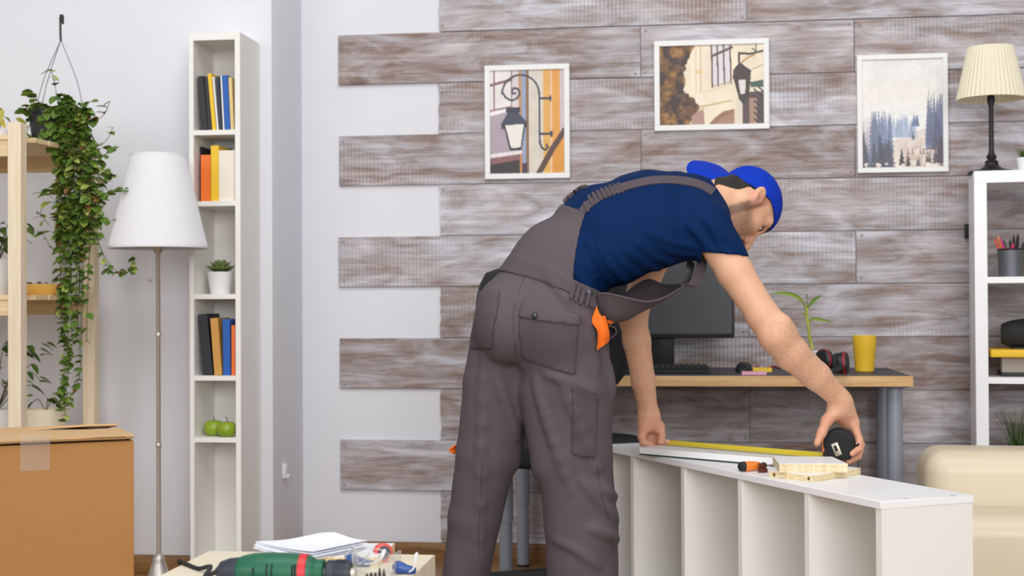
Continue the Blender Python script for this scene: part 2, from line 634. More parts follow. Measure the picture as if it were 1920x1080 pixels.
def paint_lantern(nu, nv):
    P = Paint(nu, nv, 575 / 785)
    X = lambda x: (x - 163) / 575
    Y = lambda y: (y - 135) / 785
    P.rect(0, 1, 0, 1, (226, 220, 210))
    P.rect(X(163), X(455), 0, 1, (222, 210, 212))
    P.rect(X(163), X(330), 0, Y(430), (236, 230, 228))
    for x in (195, 330):
        P.rect(X(x - 6), X(x + 6), 0, Y(430), (150, 118, 120))
    P.line([(0, Y(245)), (X(330), Y(205))], 0.014, (140, 100, 102))
    P.line([(0, Y(440)), (X(330), Y(410))], 0.010, (165, 130, 130))
    P.rect(X(385), X(410), 0, 1, (190, 150, 110))
    P.rect(X(410), X(440), 0, 1, (150, 165, 195))
    P.rect(X(440), X(462), 0, 1, (140, 105, 70))
    P.poly([(0, Y(480)), (X(300), Y(450)), (X(420), Y(640)), (X(420), Y(770)), (0, Y(770))], (176, 160, 172))
    P.line([(0, Y(465)), (X(290), Y(435))], 0.014, (240, 236, 236))
    P.line([(0, Y(782)), (X(400), Y(757))], 0.016, (235, 226, 226))
    P.poly([(0, Y(800)), (X(400), Y(772)), (X(400), Y(815)), (0, Y(850))], (140, 98, 100))
    P.poly([(0, Y(850)), (X(395), Y(815)), (X(395), 1), (0, 1)], (58, 50, 54))
    P.rect(X(392), X(410), Y(770), 1, (205, 140, 80))
    P.rect(X(412), X(450), Y(840), 1, (70, 55, 75))
    P.rect(X(462), X(575), 0, 1, (216, 208, 196))
    P.rect(X(575), X(632), 0, 1, (224, 172, 88))
    P.rect(X(632), X(640), 0, 1, (236, 205, 190))
    P.rect(X(640), X(703), 0, 1, (226, 162, 76))
    P.rect(X(703), X(738), 0, Y(600), (206, 190, 196))
    P.poly([(X(738), Y(600)), (X(738), 1), (X(640), 1), (X(640), Y(720))], (222, 150, 60))
    P.noise(0.05, 9, 3)
    P.line([(X(738), Y(600)), (X(640), Y(745)), (X(540), Y(920))], 0.028, (92, 64, 60))
    K = (58, 58, 76)
    arc = [(X(545), Y(640))] + [(X(545), Y(y)) for y in (480, 330)]
    arc += [(X(400 + 145 * math.cos(t)), Y(320 - 150 * math.sin(t))) for t in np.linspace(0, math.pi * 0.98, 22)]
    arc += [(X(x), Y(y)) for x, y in ((260, 300), (285, 340), (330, 365), (370, 350), (395, 312), (380, 275),
                                      (350, 268), (332, 290), (342, 312), (362, 308))]
    P.line(arc, 0.0095, K)
    P.line([(X(x), Y(y)) for x, y in ((545, 600), (548, 690), (565, 730), (590, 745), (610, 728), (600, 705))], 0.010, K)
    P.line([(X(548), Y(352)), (X(632), Y(352))], 0.012, K)
    P.line([(X(548), Y(622)), (X(640), Y(622))], 0.012, K)
    P.line([(X(630), Y(335)), (X(630), Y(372))], 0.010, K)
    P.line([(X(638), Y(605)), (X(638), Y(640))], 0.010, K)
    P.rect(X(285), X(395), Y(415), Y(455), K)
    P.poly([(X(300), Y(455)), (X(380), Y(455)), (X(450), Y(530)), (X(450), Y(570)), (X(248), Y(580)), (X(248), Y(540))],
           (70, 70, 92))
    P.poly([(X(265), Y(545)), (X(440), Y(540)), (X(405), Y(745)), (X(315), Y(745))], (46, 46, 58))
    P.poly([(X(280), Y(550)), (X(425), Y(545)), (X(398), Y(722)), (X(325), Y(724))], (236, 232, 226))
    return P


def paint_building(nu, nv):
    P = Paint(nu, nv, 1000 / 735)
    X = lambda x: (x - 190) / 995
    Y = lambda y: (y - 200 + (x_slope * 0)) / 735
    x_slope = 0
    P.rect(0, 1, 0, 1, (238, 224, 200))
    P.noise(0.05, 6, 5)
    P.poly([(X(410), 0), (X(500), 0), (X(480), Y(320)), (X(440), Y(330))], (196, 150, 110))
    P.rect(X(490), X(620), 0, Y(760), (243, 231, 208))
    for x, c in ((540, (226, 204, 165)), (583, (205, 170, 120)), (612, (235, 220, 190))):
        P.rect(X(x - 5), X(x + 5), 0, Y(640), c)
    P.rect(X(530), X(600), Y(425), Y(460), (232, 205, 150))
    P.poly([(X(500), Y(770)), (X(610), Y(760)), (X(620), 1), (X(490), 1)], (176, 140, 130))
    P.poly([(X(500), Y(760)), (X(615), Y(750)), (X(615), Y(800)), (X(500), Y(810))], (220, 200, 175))
    P.line([(X(590), Y(768)), (X(880), Y(715))], 0.010, (205, 178, 130))
    P.line([(X(600), Y(640)), (X(890), Y(565))], 0.006, (222, 205, 175))
    P.poly([(X(660), 1), (X(720), Y(870)), (X(800), Y(815)), (X(905), Y(795)), (X(905), 1)], (150, 112, 92))
    P.poly([(X(720), 1), (X(760), Y(890)), (X(905), Y(815)), (X(905), 1)], (170, 130, 108))
    P.poly([(X(690), 0), (X(870), 0), (X(875), Y(550)), (X(700), Y(590))], (222, 218, 224))
    for x in (690, 745, 805, 868):
        P.line([(X(x), 0), (X(x + 8), Y(590 - (x - 690) * 0.2))], 0.011, (112, 76, 62))
    P.line([(X(695), Y(300)), (X(885), Y(225))], 0.016, (100, 70, 66))
    P.line([(X(700), Y(585)), (X(875), Y(545))], 0.008, (190, 160, 130))
    # tree on the left
    edge = 0.27 + 0.05 * np.sin(P.Vv * 9 + 1) + 0.06 * (fbm(P.U, P.Vv, 9, 41) - 0.5) * 2 + 0.05 * smooth01(P.Vv, 0.6, 0.9)
    n = fbm(P.U * 1.35, P.Vv, 11, 8)
    m = (P.U < edge).astype(float)
    P.fill(m, (106, 74, 44))
    P.fill(m * smooth01(n, 0.48, 0.66), (160, 116, 58))
    P.fill(m * smooth01(n, 0.46, 0.30), (58, 42, 36))
    # street lamp
    K = (62, 50, 48)
    m = ((P.U > X(985) - 0.02 * fbm(P.U, P.Vv, 14, 9)) & (P.Vv > Y(640))).astype(float)
    P.fill(m, (84, 70, 66))
    P.rect(X(1050), X(1120), Y(700), 1, (168, 135, 115))
    P.rect(X(915), X(985), Y(700), 1, (226, 214, 196))
    for k in range(8):
        P.line([(X(1095), Y(560 + k * 55)), (1, Y(640 + k * 55))], 0.010, (52, 44, 46))
    P.poly([(X(1060), Y(550)), (1, Y(530)), (1, Y(600)), (X(1060), Y(600))], (60, 92, 78))
    P.poly([(X(900), Y(520)), (X(1065), Y(500)), (X(1045), Y(690)), (X(950), Y(700))], K)
    P.poly([(X(945), Y(530)), (X(1015), Y(525)), (X(1010), Y(655)), (X(965), Y(660))], (225, 220, 214))
    P.poly([(X(890), Y(520)), (X(900), Y(430)), (X(960), Y(360)), (X(1020), Y(410)), (X(1070), Y(440)), (X(1060), Y(510))],
           (66, 50, 50))
    P.poly([(X(940), Y(690)), (X(1045), Y(680)), (X(1000), Y(770))], K)
    P.line([(X(955), Y(360)), (X(955), Y(280)), (X(1060), Y(290)), (X(1180), Y(265))], 0.014, K)
    P.line([(X(975), Y(370)), (X(1040), Y(320)), (X(1100), Y(300))], 0.012, (196, 150, 96))
    P.line([(X(1115), Y(200)), (X(1115), Y(265)), (X(1080), Y(240))], 0.008, K)
    P.line([(X(1085), Y(430)), (X(1180), Y(395))], 0.006, (150, 130, 110))
    return P


def paint_forest(nu, nv):
    P = Paint(nu, nv, 575 / 765)
    t = P.Vv
    P.c[:] = np.array((236, 236, 234)) / 255.0
    P.fill(smooth01(t, 0.05, 0.3) * (1 - smooth01(t, 0.3, 0.55)), (238, 234, 224), 0.8)
    cl = fbm(P.U, P.Vv, 4, 21)
    P.fill(smooth01(cl, 0.35, 0.85) * (1 - smooth01(t, 0.2, 0.45)), (214, 214, 218), 0.5)
    r = np.random.RandomState(4)

    def trees(n, u0, u1, base, top, col, w, jit=0.04):
        for i in range(n):
            u = r.uniform(u0, u1)
            tp = top(u) + r.uniform(-jit, jit)
            b = base
            wid = w * r.uniform(0.7, 1.3)
            prof = np.clip((t - tp) / max(b - tp, 0.02), 0, 1)
            saw = 0.75 + 0.25 * np.sin(t * 150 + i) * 1
            m = (np.abs(P.U - u) < wid * prof * saw) & (t > tp) & (t < b)
            c = np.array(col) * r.uniform(0.9, 1.1)
            P.fill(m.astype(float), tuple(np.clip(c, 0, 255)), 0.85)

    # pale snowy slope
    slope = (t > 0.86 - 0.28 * P.U).astype(float)
    P.fill(slope, (226, 214, 206))
    trees(26, 0.30, 0.66, 0.72, lambda u: 0.52 + 0.14 * abs(u - 0.52), (168, 182, 205), 0.04)
    trees(20, 0.0, 0.14, 0.95, lambda u: 0.56, (186, 176, 186), 0.03, 0.06)
    trees(30, 0.10, 0.36, 0.98, lambda u: 0.50, (124, 136, 164), 0.06, 0.06)
    trees(6, 0.62, 0.70, 0.62, lambda u: 0.54, (104, 120, 150), 0.03)
    sl_ = smooth01(fbm(P.U, P.Vv, 8, 77) * 0.10 + t - (0.93 - 0.42 * (P.U - 0.3)) , 0.0, 0.05) * smooth01(P.U + 0.5 * (t - 0.85), 0.26, 0.46) * (1 - smooth01(P.U - 0.4 * (t - 0.8), 0.66, 0.84))
    P.fill(sl_, (232, 220, 210))
    m = smooth01(fbm(P.U, P.Vv, 26, 33), 0.40, 0.62) * smooth01(P.U, 0.38, 0.62) * smooth01(t, 0.70, 0.84)
    P.fill(m, (188, 160, 146), 0.55)
    trees(16, 0.80, 1.0, 0.78, lambda u: 0.36 - 0.10 * (u - 0.8) + 0.0, (112, 120, 148), 0.05, 0.07)
    trees(12, 0.72, 1.0, 0.84, lambda u: 0.54, (92, 100, 128), 0.05, 0.05)
    trees(16, 0.88, 1.0, 0.97, lambda u: 0.70, (86, 80, 92), 0.04, 0.05)
    trees(22, 0.0, 0.36, 1.0, lambda u: 0.72, (84, 86, 102), 0.06, 0.06)
    trees(2, 0.63, 0.65, 0.745, lambda u: 0.67, (92, 96, 112), 0.03, 0.01)
    trees(4, 0.47, 0.52, 0.99, lambda u: 0.82, (60, 62, 72), 0.04, 0.02)
    trees(10, 0.55, 0.98, 0.99, lambda u: 0.89, (78, 70, 74), 0.03, 0.03)
    trees(8, 0.55, 0.98, 0.88, lambda u: 0.80, (140, 116, 112), 0.02, 0.03)
    m = smooth01(fbm(P.U, P.Vv, 20, 35), 0.55, 0.6) * (t > 0.955)
    P.fill(m, (232, 218, 208))
    P.noise(0.035, 24, 50)
    return P


def picture(cx0, cy0, cx1, cy1, ins, painter, nu, nv, label, tilt=0.0):
    """outer corners in pixels (top-left, bottom-right) on the plank plane"""
    yb, yf = YP - 0.001, YP - 0.020
    a, b = atY(cx0, cy0, yf), atY(cx1, cy1, yf)
    x0, x1, z1, z0 = a.x, b.x, a.z, b.z
    t = thing('picture_frame', ((x0 + x1) / 2, yb, z0), label, 'picture', 'framed photographs on the plank wall')
    w = ins
    for (xa, xb, za, zb) in ((x0, x1, z1 - w, z1), (x0, x1, z0, z0 + w), (x0, x0 + w, z0 + w, z1 - w),
                             (x1 - w, x1, z0 + w, z1 - w)):
        m = MB()
        m.box(xa, xb, yf, yb, za, zb)
        m.build('frame_bar', M['frame'], t, bev=0.0012, seg=1)
    # the print: a fine flat sheet carrying its colours
    u = np.linspace(x0 + w, x1 - w, nu)
    vv = np.linspace(z1 - w, z0 + w, nv)
    yy = yf + 0.008
    Xg, Zg = np.meshgrid(u, vv)
    o0 = wloc(t)
    verts = np.stack([Xg - o0.x, np.full_like(Xg, yy - o0.y), Zg - o0.z], -1).reshape(-1, 3)
    idx = np.arange(nu * nv).reshape(nv, nu)
    q = np.stack([idx[:-1, :-1], idx[1:, :-1], idx[1:, 1:], idx[:-1, 1:]], -1).reshape(-1, 4)
    me = bpy.data.meshes.new('photo_print')
    me.from_pydata(verts.tolist(), [], q.tolist())
    P = painter(nu, nv)
    c = np.clip(P.c, 0, 1).reshape(-1, 3)
    c = np.where(c <= 0.04045, c / 12.92, ((c + 0.055) / 1.055) ** 2.4)
    ca = me.color_attributes.new('print', 'FLOAT_COLOR', 'POINT')
    ca.data.foreach_set('color', np.concatenate([c, np.ones((len(c), 1))], 1).astype(np.float32).ravel())
    me.materials.append(M['print'])
    o = bpy.data.objects.new('photo_print', me)
    COL.objects.link(o)
    o.parent = t
    m = MB()
    m.box(x0 + w * 0.6, x1 - w * 0.6, yy + 0.001, yb, z0 + w * 0.6, z1 - w * 0.6)
    m.build('backing', M['frame'], t)
    return t


picture(908, 123, 1068.5, 333.5, 0.0205, paint_lantern, 130, 176,
        'upright white framed photo of a hanging lantern, leftmost of the three pictures')
picture(1226, 77, 1443, 241, 0.0205, paint_building, 196, 146,
        'landscape white framed photo of a pale building and brown tree, middle picture')
picture(1606.5, 103.5, 1779, 321.5, 0.0185, paint_forest, 130, 172,
        'upright white framed photo of misty fir trees beside the table lamp')

# ================================================================== NARROW BOOKCASE
YC = 4.765                           # its front
xa, xb = atY(355, 500, YC).x, atY(451, 500, YC).x
zt = atY(400, 61, YC).z
WT = 0.022
t = thing('narrow_bookcase', ((xa + xb) / 2, YC + 0.1, 0), 'tall narrow white bookcase with books, succulent and apples beside floor lamp',
          'bookcase')
M['case'] = M['white_case']
for x0, x1 in ((xa, xa + 0.0165), (xb - 0.019, xb)):
    mb = MB(); mb.box(x0, x1, YC, YL - 0.004, 0.0, zt)
    mb.build('side_panel', M['case'], t, bev=0.001, seg=1)
mb = MB(); mb.box(xa + 0.0165, xb - 0.019, YC, YL - 0.004, zt - 0.026, zt)
mb.build('top_panel', M['case'], t)
mb = MB(); mb.box(xa + 0.0165, xb - 0.019, YL - 0.012, YL - 0.004, 0.0, zt - 0.026)
mb.build('back_panel', M['case'], t)
SH = []
for y in (243.5, 377, 551.5, 704.5, 820.5):
    z = atY(400, y, YC).z
    SH.append(z)
    mb = MB(); mb.box(xa + 0.0165, xb - 0.019, YC + 0.003, YL - 0.012, z - 0.017, z)
    mb.build('shelf', M['case'], t)
mb = MB(); mb.box(xa + 0.0165, xb - 0.019, YC + 0.003, YL - 0.012, 0.05, 0.067)
mb.build('shelf', M['case'], t)

PAGES = mat('book_pages', rgb(232, 226, 212), 0.8, stretch=(300, 1, 1), var=0.06, vscale=6)


def book(px0, px1, pytop, zb, col, label, tilt=0.0, y0=None, depth=0.13, group='books in the narrow bookcase', cmat=None):
    """spine seen from the front, px0..px1 at its base; tilt leans its top to the left (radians)"""
    y0 = YC + 0.022 if y0 is None else y0
    x0, x1 = atY(px0, 300, y0).x, atY(px1, 300, y0).x
    h = (atY((px0 + px1) / 2, pytop, y0).z - zb) / math.cos(tilt)
    w = x1 - x0
    lift = w * math.sin(abs(tilt)) * (1 if tilt < 0 else 0)
    R = Matrix.Translation((x0, y0, zb + lift + 0.0003)) @ Matrix.Rotation(-tilt, 4, 'Y')
    cm = cmat or mat('cover_' + label.split()[0], col, 0.5, bump=0.08, bscale=300)
    t = thing('book', (x0 + w / 2, y0, zb), label, 'book', group)
    th = min(0.0028, w * 0.2)
    m = MB()
    m.box(0, w, 0, th, 0, h, R)
    m.box(0, th, th, depth, 0, h, R)
    m.box(w - th, w, th, depth, 0, h, R)
    m.build('cover', cm, t)
    m = MB()
    m.box(th, w - th, th, depth - 0.003, 0.003, h - 0.003, R)
    m.build('page_block', PAGES, t)
    return t


BK = rgb(34, 35, 42)
YE, WH, BL, TN, OR, CR = rgb(240, 196, 44), rgb(236, 236, 236), rgb(28, 92, 178), rgb(226, 200, 140), rgb(238, 116, 36), rgb(238, 230, 214)
s = SH[0]
book(379.5, 390, 143, s, BK, 'black wide book leaning at the left of the top shelf', 0.085)
book(391, 397, 143.5, s, rgb(46, 38, 44), 'thin near-black book between the wide black and yellow books, top shelf', 0.075)
book(398.5, 405.5, 138, s, YE, 'tall yellow book leaning on the top shelf', 0.085)
book(407, 410, 144, s, WH, 'white thin book right of the yellow one, top shelf', 0.085)
book(411.5, 417, 143, s, rgb(40, 46, 60), 'dark navy book left of the bright blue book, top shelf', 0.06)
book(418.5, 421, 143, s, WH, 'white slim booklet against the blue book, top shelf', 0.05)
book(422, 432, 141.5, s, BL, 'bright blue book on the top shelf', 0.05)
book(433, 439, 145, s, TN, 'tan pale book at the right end of the top shelf', 0.045)
s = SH[1]
book(367, 378, 275, s, BK, 'black book at the left of the second shelf', 0, YC + 0.06)
book(376.5, 394.5, 290.5, s, OR, 'orange book on the second shelf in front of black one', 0)
book(377.5, 389, 283, s, WH, 'white book peeking out behind the orange one', 0, YC + 0.165, 0.04)
book(395.5, 410, 273, s, YE, 'yellow upright book in the middle of the second shelf', 0)
book(411, 430, 278, s, rgb(40, 42, 46), 'dark low book behind the cream one on second shelf', 0, YC + 0.16, 0.04)
book(410.5, 440, 282, s, CR, 'cream thick book at the right of the second shelf', 0)
s = SH[3]
book(381.5, 398, 590, s, BK, 'black thick book leaning on the fourth shelf', 0.10)
book(401, 415, 597, s, rgb(206, 152, 74), 'ochre brown book leaning on the fourth shelf', 0.075)
book(417.5, 431, 598.5, s, BL, 'blue book upright on the fourth shelf', 0.01)
book(433, 440, 610, s, OR, 'orange thin book at the right of the fourth shelf', 0)
# apples
APPLE = mat('green_apple_skin', rgb(140, 165, 38), 0.3, var=0.12, vscale=30)
STEM = mat('brown_stem', rgb(92, 74, 44), 0.8)


def apple(px, py, r, y, zb, label):
    c = atY(px, py, y)
    t = thing('apple', (c.x, y, zb), label, 'apple', 'green apples in the narrow bookcase')
    prof = []
    for k in range(15):
        a = math.pi * k / 14
        rr = r * math.sin(a) * (1.0 + 0.05 * math.cos(a))
        zz = -math.cos(a) * r * 0.93 + (-0.28 * r * math.exp(-((a - math.pi) / 0.5) ** 2)) + 0.15 * r * math.exp(-(a / 0.4) ** 2)
        prof.append((max(rr, 0.0002), zz + r * 0.80))
    m = MB(); m.lathe(prof, (c.x, y, zb), 20)
    m.build('skin', APPLE, t, smooth=True, angle=180)
    m = MB(); m.tube([(c.x, y, zb + r * 1.35), (c.x + 0.002, y, zb + r * 1.7), (c.x - 0.004, y, zb + r * 2.0)], 0.0016, 6)
    m.build('stem', STEM, t)


apple(401, 800, 0.0355, YC + 0.075, SH[4], 'green apple at the back left on the fifth shelf')
apple(425.5, 800, 0.0345, YC + 0.036, SH[4], 'green apple in front on the fifth shelf')

# ================================================================== DESK AND WHAT STANDS ON IT
ZD = 0.740
dr = atY(1712, 706, 4.725)
dxl, dxr, dy0, dy1 = atY(981, 1060, 5.27).x - 0.055, dr.x, 4.725, 5.335
M['desk_top'] = mat('dark_grey_laminate', rgb(54, 56, 66), 0.5, var=0.03)
M['desk_edge'] = wood('beech_edge', rgb(205, 160, 104), rgb(222, 182, 128), 7, (0.4, 5, 8), 0.45)
M['leg_grey'] = mat('grey_painted_steel', rgb(150, 156, 168), 0.4, 0.1)
t = thing('desk', ((dxl + dxr) / 2, (dy0 + dy1) / 2, 0), 'desk with dark top, beech edge and grey tube legs', 'desk')
mb = MB(); mb.box(dxl + 0.004, dxr - 0.004, dy0 + 0.004, dy1 - 0.004, ZD - 0.034, ZD)
mb.build('table_top', M['desk_top'], t)
mb = MB()
mb.box(dxl, dxr, dy0, dy0 + 0.0035, ZD - 0.0345, ZD - 0.0003)
mb.box(dxl, dxr, dy1 - 0.0035, dy1, ZD - 0.0345, ZD - 0.0003)
mb.box(dxl, dxl + 0.0035, dy0 + 0.0035, dy1 - 0.0035, ZD - 0.0345, ZD - 0.0003)
mb.box(dxr - 0.0035, dxr, dy0 + 0.0035, dy1 - 0.0035, ZD - 0.0345, ZD - 0.0003)
mb.build('edge_band', M['desk_edge'], t)
lb = atY(981, 1060, 5.27)
fr = atY(1678, 800, 4.80)
for x, y in ((fr.x, 4.80), (min(fr.x + 0.055, dxr - 0.0265), 5.27), (lb.x, 5.27), (lb.x, 4.80)):
    m = MB()
    m.lathe([(0.0255, 0.24), (0.0255, ZD - 0.045), (0.05, ZD - 0.04), (0.05, ZD - 0.0345)], (x, y, 0), 20)
    lg = m.build('leg', M['leg_grey'], t, smooth=True)
    m = MB()
    m.lathe([(0.023, 0.012), (0.0225, 0.25)], (x, y, 0), 20)
    m.build('leg_tube', M['leg_grey'], lg, smooth=True)
    m = MB()
    m.lathe([(0.024, 0.0), (0.024, 0.012)], (x, y, 0), 20)
    m.build('foot', M['black'], lg, smooth=True)

# monitor
M['screen'] = mat('dark_screen', rgb(58, 60, 64), 0.45, var=0.02)
ym = 5.10
mr = atY(1377, 634, ym)
mx1, mz0 = mr.x, mr.z
mx0, mz1 = mx1 - 0.545, mz0 + 0.325
t = thing('computer_monitor', ((mx0 + mx1) / 2, ym + 0.03, ZD), 'black computer monitor standing on the desk behind the man', 'monitor')
mb = MB(); mb.box(mx0, mx1, ym, ym + 0.03, mz0, mz1)
mb.build('housing', M['black'], t, bev=0.004)
mb = MB(); mb.box(mx0 + 0.008, mx1 - 0.008, ym - 0.0008, ym + 0.004, mz0 + 0.016, mz1 - 0.008)
mb.build('screen', M['screen'], t)
sx = atY(1238, 660, ym + 0.06).x
mb = MB(); mb.box(sx - 0.05, sx + 0.05, ym + 0.03, ym + 0.075, ZD + 0.012, mz0 + 0.14)
mb.build('neck', M['black'], t, bev=0.006)
mb = MB(); mb.box(sx - 0.12, sx + 0.12, ym - 0.05, ym + 0.14, ZD, ZD + 0.012)
mb.build('base', M['black'], t, bev=0.004)

# keyboard
ky0, ky1 = 4.86, 4.99
kx1 = atY(1330, 690, ky0).x
kx0 = kx1 - 0.44
t = thing('keyboard', ((kx0 + kx1) / 2, ky0, ZD), 'black computer keyboard on the desk in front of the monitor', 'keyboard')
mb = MB()
mb.hexa([V(p) for p in ((kx0, ky0, ZD), (kx1, ky0, ZD), (kx1, ky1, ZD), (kx0, ky1, ZD),
                        (kx0, ky0, ZD + 0.012), (kx1, ky0, ZD + 0.012), (kx1, ky1, ZD + 0.022), (kx0, ky1, ZD + 0.022))])
mb.build('case', M['black_soft'], t, bev=0.003)
q = MB(); q.box(-0.0085, 0.0085, -0.0085, 0.0085, 0, 0.008)
key = q.build('key', M['black_soft'], None, bev=0.0015, seg=1, origin=(0, 0, 0))
kme = key.data
bpy.data.objects.remove(key)
for r_ in range(5):
    for c_ in range(21):
        yy = ky0 + 0.016 + r_ * 0.0235
        zz = ZD + 0.012 + 0.010 * (yy - ky0) / (ky1 - ky0)
        place('key', kme, Matrix.Translation((kx0 + 0.017 + c_ * 0.0203, yy, zz)), t)

# mouse
p = atZ(1396, 699, ZD)
t = thing('computer_mouse', p, 'black computer mouse on the desk beside sticky notes', 'mouse')
mb = MB()
rows = []
for i in range(9):
    v = i / 8
    row = []
    for j in range(13):
        a = math.pi * j / 12
        w = 0.031 * math.sin(math.pi * (0.12 + 0.76 * v)) ** 0.5
        h = 0.036 * (math.sin(math.pi * (0.05 + 0.85 * v)) ** 0.7)
        row.append((p.x + w * math.cos(a), p.y + 0.11 * v, p.z + h * math.sin(a) ** 0.8))
    rows.append(row)
mb.sheet(rows)
mb.build('shell', M['black'], t, smooth=True, angle=180)
mb = MB(); mb.tube([(p.x - 0.004, p.y + 0.02, p.z + 0.024), (p.x + 0.004, p.y + 0.02, p.z + 0.024)], 0.008, 10)
mb.build('scroll_wheel', M['black_soft'], t, smooth=True)

# sticky notes
def notes(px0, px1, py, h, col, label, y_extra=0.075, lift=0.0):
    a, b = atZ(px0, py, ZD + lift), atZ(px1, py, ZD + lift)
    m = MB()
    n = 4
    for k in range(n):
        m.box(a.x + k * 0.0006, b.x + k * 0.0006, a.y + 0.0006 * k, a.y + y_extra, ZD + lift + h * k / n, ZD + lift + h * (k + 0.9) / n)
    return tag(m.build('sticky_notes', mat('note_' + label.split()[0], col, 0.75), None), label, 'sticky notes',
               'sticky note pads on the desk')


pk = notes(1391, 1437, 703, 0.009, rgb(240, 176, 196), 'pink pad of sticky notes on the desk edge')
notes(1398, 1447, 697.5, 0.013, rgb(246, 204, 70), 'yellow pad of sticky notes lying behind the pink one', 0.075)

# red headphone cable
cp = [(1414, 685), (1425, 680), (1445, 683), (1462, 686), (1476, 681), (1500, 683), (1530, 685), (1556, 684)]
pts = [atZ(x, y, ZD + 0.004) for x, y in cp]
pts[1].z += 0.02; pts[2].z += 0.025; pts[3].z += 0.01
mb = MB(); mb.tube(curve(pts, 40), 0.003, 6)
RED = mat('red_cable', rgb(160, 30, 44), 0.45)
cable2 = [atZ(x, y, ZD + 0.004) for x, y in ((1418, 688), (1432, 684), (1450, 687), (1470, 690), (1490, 687), (1478, 683), (1440, 689), (1420, 692))]
mb.tube(curve(cable2, 40), 0.003, 6)
tag(mb.build('audio_cable', RED, None, smooth=True), 'red audio cable coiled on the desk near the headphones', 'cable')

# headphones lying on the desk
p = atZ(1566, 700, ZD)
t = thing('headphones', p, 'black headphones with red trim lying on the desk beside yellow cup', 'headphones')


def disc(m, c, n_axis, prof, n=24):
    q = V(n_axis).to_track_quat('Z', 'Y').to_matrix().to_4x4()
    m.lathe(prof, c, n, q)


c1 = C(1584, 681, 4.62)
mb = MB(); disc(mb, c1, (0.93, -0.25, 0.05), [(0.030, -0.02), (0.036, -0.016), (0.037, 0.0), (0.033, 0.010), (0.0, 0.014)])
e1 = mb.build('ear_cup', M['black'], t, smooth=True)
mb = MB(); disc(mb, c1, (0.93, -0.25, 0.05), [(0.0375, -0.002), (0.0385, 0.0), (0.0385, 0.003), (0.0375, 0.005)])
mb.build('trim_ring', RED, e1, smooth=True)
mb = MB(); disc(mb, c1 - V((0.93, -0.25, 0.05)) * 0.02, (0.93, -0.25, 0.05), [(0.012, -0.014), (0.026, -0.018), (0.034, -0.012), (0.034, 0.0)])
mb.build('cushion', M['black_soft'], e1, smooth=True)
c2 = C(1543, 676, 4.85)
mb = MB(); disc(mb, c2, (-0.75, -0.65, 0.1), [(0.030, -0.02), (0.038, -0.014), (0.038, 0.004), (0.03, 0.012), (0.0, 0.014)])
e2 = mb.build('ear_cup', M['black'], t, smooth=True)
mb = MB(); disc(mb, c2, (-0.75, -0.65, 0.1), [(0.0385, -0.002), (0.0395, 0.0), (0.0395, 0.003), (0.0385, 0.005)])
mb.build('trim_ring', RED, e2, smooth=True)
band = curve([c1 + V((0, 0, -0.005)), C(1560, 697, 4.55), C(1520, 700, 4.55), C(1505, 697, 4.68), C(1520, 690, 4.83), c2], 30)
mb = MB(); mb.tube(band, 0.013, 10, flat=0.7)
mb.build('headband', M['black_soft'], t, smooth=True)

# yellow cup
p = atZ(1621, 697, ZD)
M['yellow'] = mat('yellow_ceramic', rgb(240, 196, 52), 0.4)
sc = (p - CAM_O).length / F_PX
mb = MB()
r0, r1, hh = 17 * sc, 22 * sc, 66 * sc
mb.lathe([(r0 * 0.9, 0), (r0, 0.003), (r0 + (r1 - r0) * 0.52, hh * 0.55), (r0 + (r1 - r0) * 0.62, hh * 0.57), (r1, hh), (r1 - 0.003, hh),
          (r0 - 0.003, 0.006), (0.0, 0.006)], (p.x, p.y, ZD), 28)
tag(mb.build('cup', M['yellow'], None, smooth=True, angle=30), 'yellow tapered cup standing on the right of the desk', 'cup')

# ================================================================== OFFICE CHAIR behind the man
M['chair_cloth'] = mat('charcoal_chair_fabric', rgb(30, 31, 36), 0.85, bump=0.2, bscale=500)
yc = 4.62
cx = atY(1058, 860, yc).x
sz = atY(1000, 822, yc).z
t = thing('office_chair', (cx, yc, 0), 'black swivel office chair half hidden behind the man', 'chair')
# backrest
bl = atY(899, 545, 4.34)
rows = []
bw, bz0, bz1 = 0.46, sz + 0.20, atY(925, 498, 4.34).z
for i in range(13):
    v = i / 12
    row = []
    for j in range(13):
        u = j / 12 * 2 - 1
        w = bw / 2 * (1 - 0.16 * max(0, (v - 0.62) / 0.38) ** 3 - 0.2 * max(0, (0.25 - v) / 0.25) ** 2)
        row.append((bl.x + bw / 2 + u * w, 4.34 + 0.05 * u * u * -1 + 0.02 * (v - 0.5) ** 2, bz0 + (bz1 - bz0) * v - 0.03 * abs(u) ** 4 * (v > 0.5)))
    rows.append(row)
mb = MB(); mb.sheet(rows, 0.05)
mb.build('backrest', M['chair_cloth'], t, smooth=True, bev=0.012)
mb = MB()
n = 28
poly = [(0.25 * math.copysign(abs(math.cos(a)) ** 0.55, math.cos(a)), 0.24 * math.copysign(abs(math.sin(a)) ** 0.55, math.sin(a)))
        for a in [2 * math.pi * k / n for k in range(n)]]
mb.prism(poly, 0.075, Matrix.Translation((cx, yc, sz - 0.075)))
mb.build('seat', M['chair_cloth'], t, bev=0.02, seg=3)
mb = MB(); mb.tube([(bl.x + bw / 2, 4.29, bz0 + 0.12), (cx, yc - 0.16, sz - 0.09), (cx, yc, sz - 0.085)], 0.018, 10, flat=1.5)
mb.build('back_bracket', M['black'], t, smooth=True)
mb = MB(); mb.lathe([(0.03, 0.07), (0.03, 0.22), (0.018, 0.225), (0.018, sz - 0.075)], (cx, yc, 0), 16)
mb.build('gas_column', M['black'], t, smooth=True)
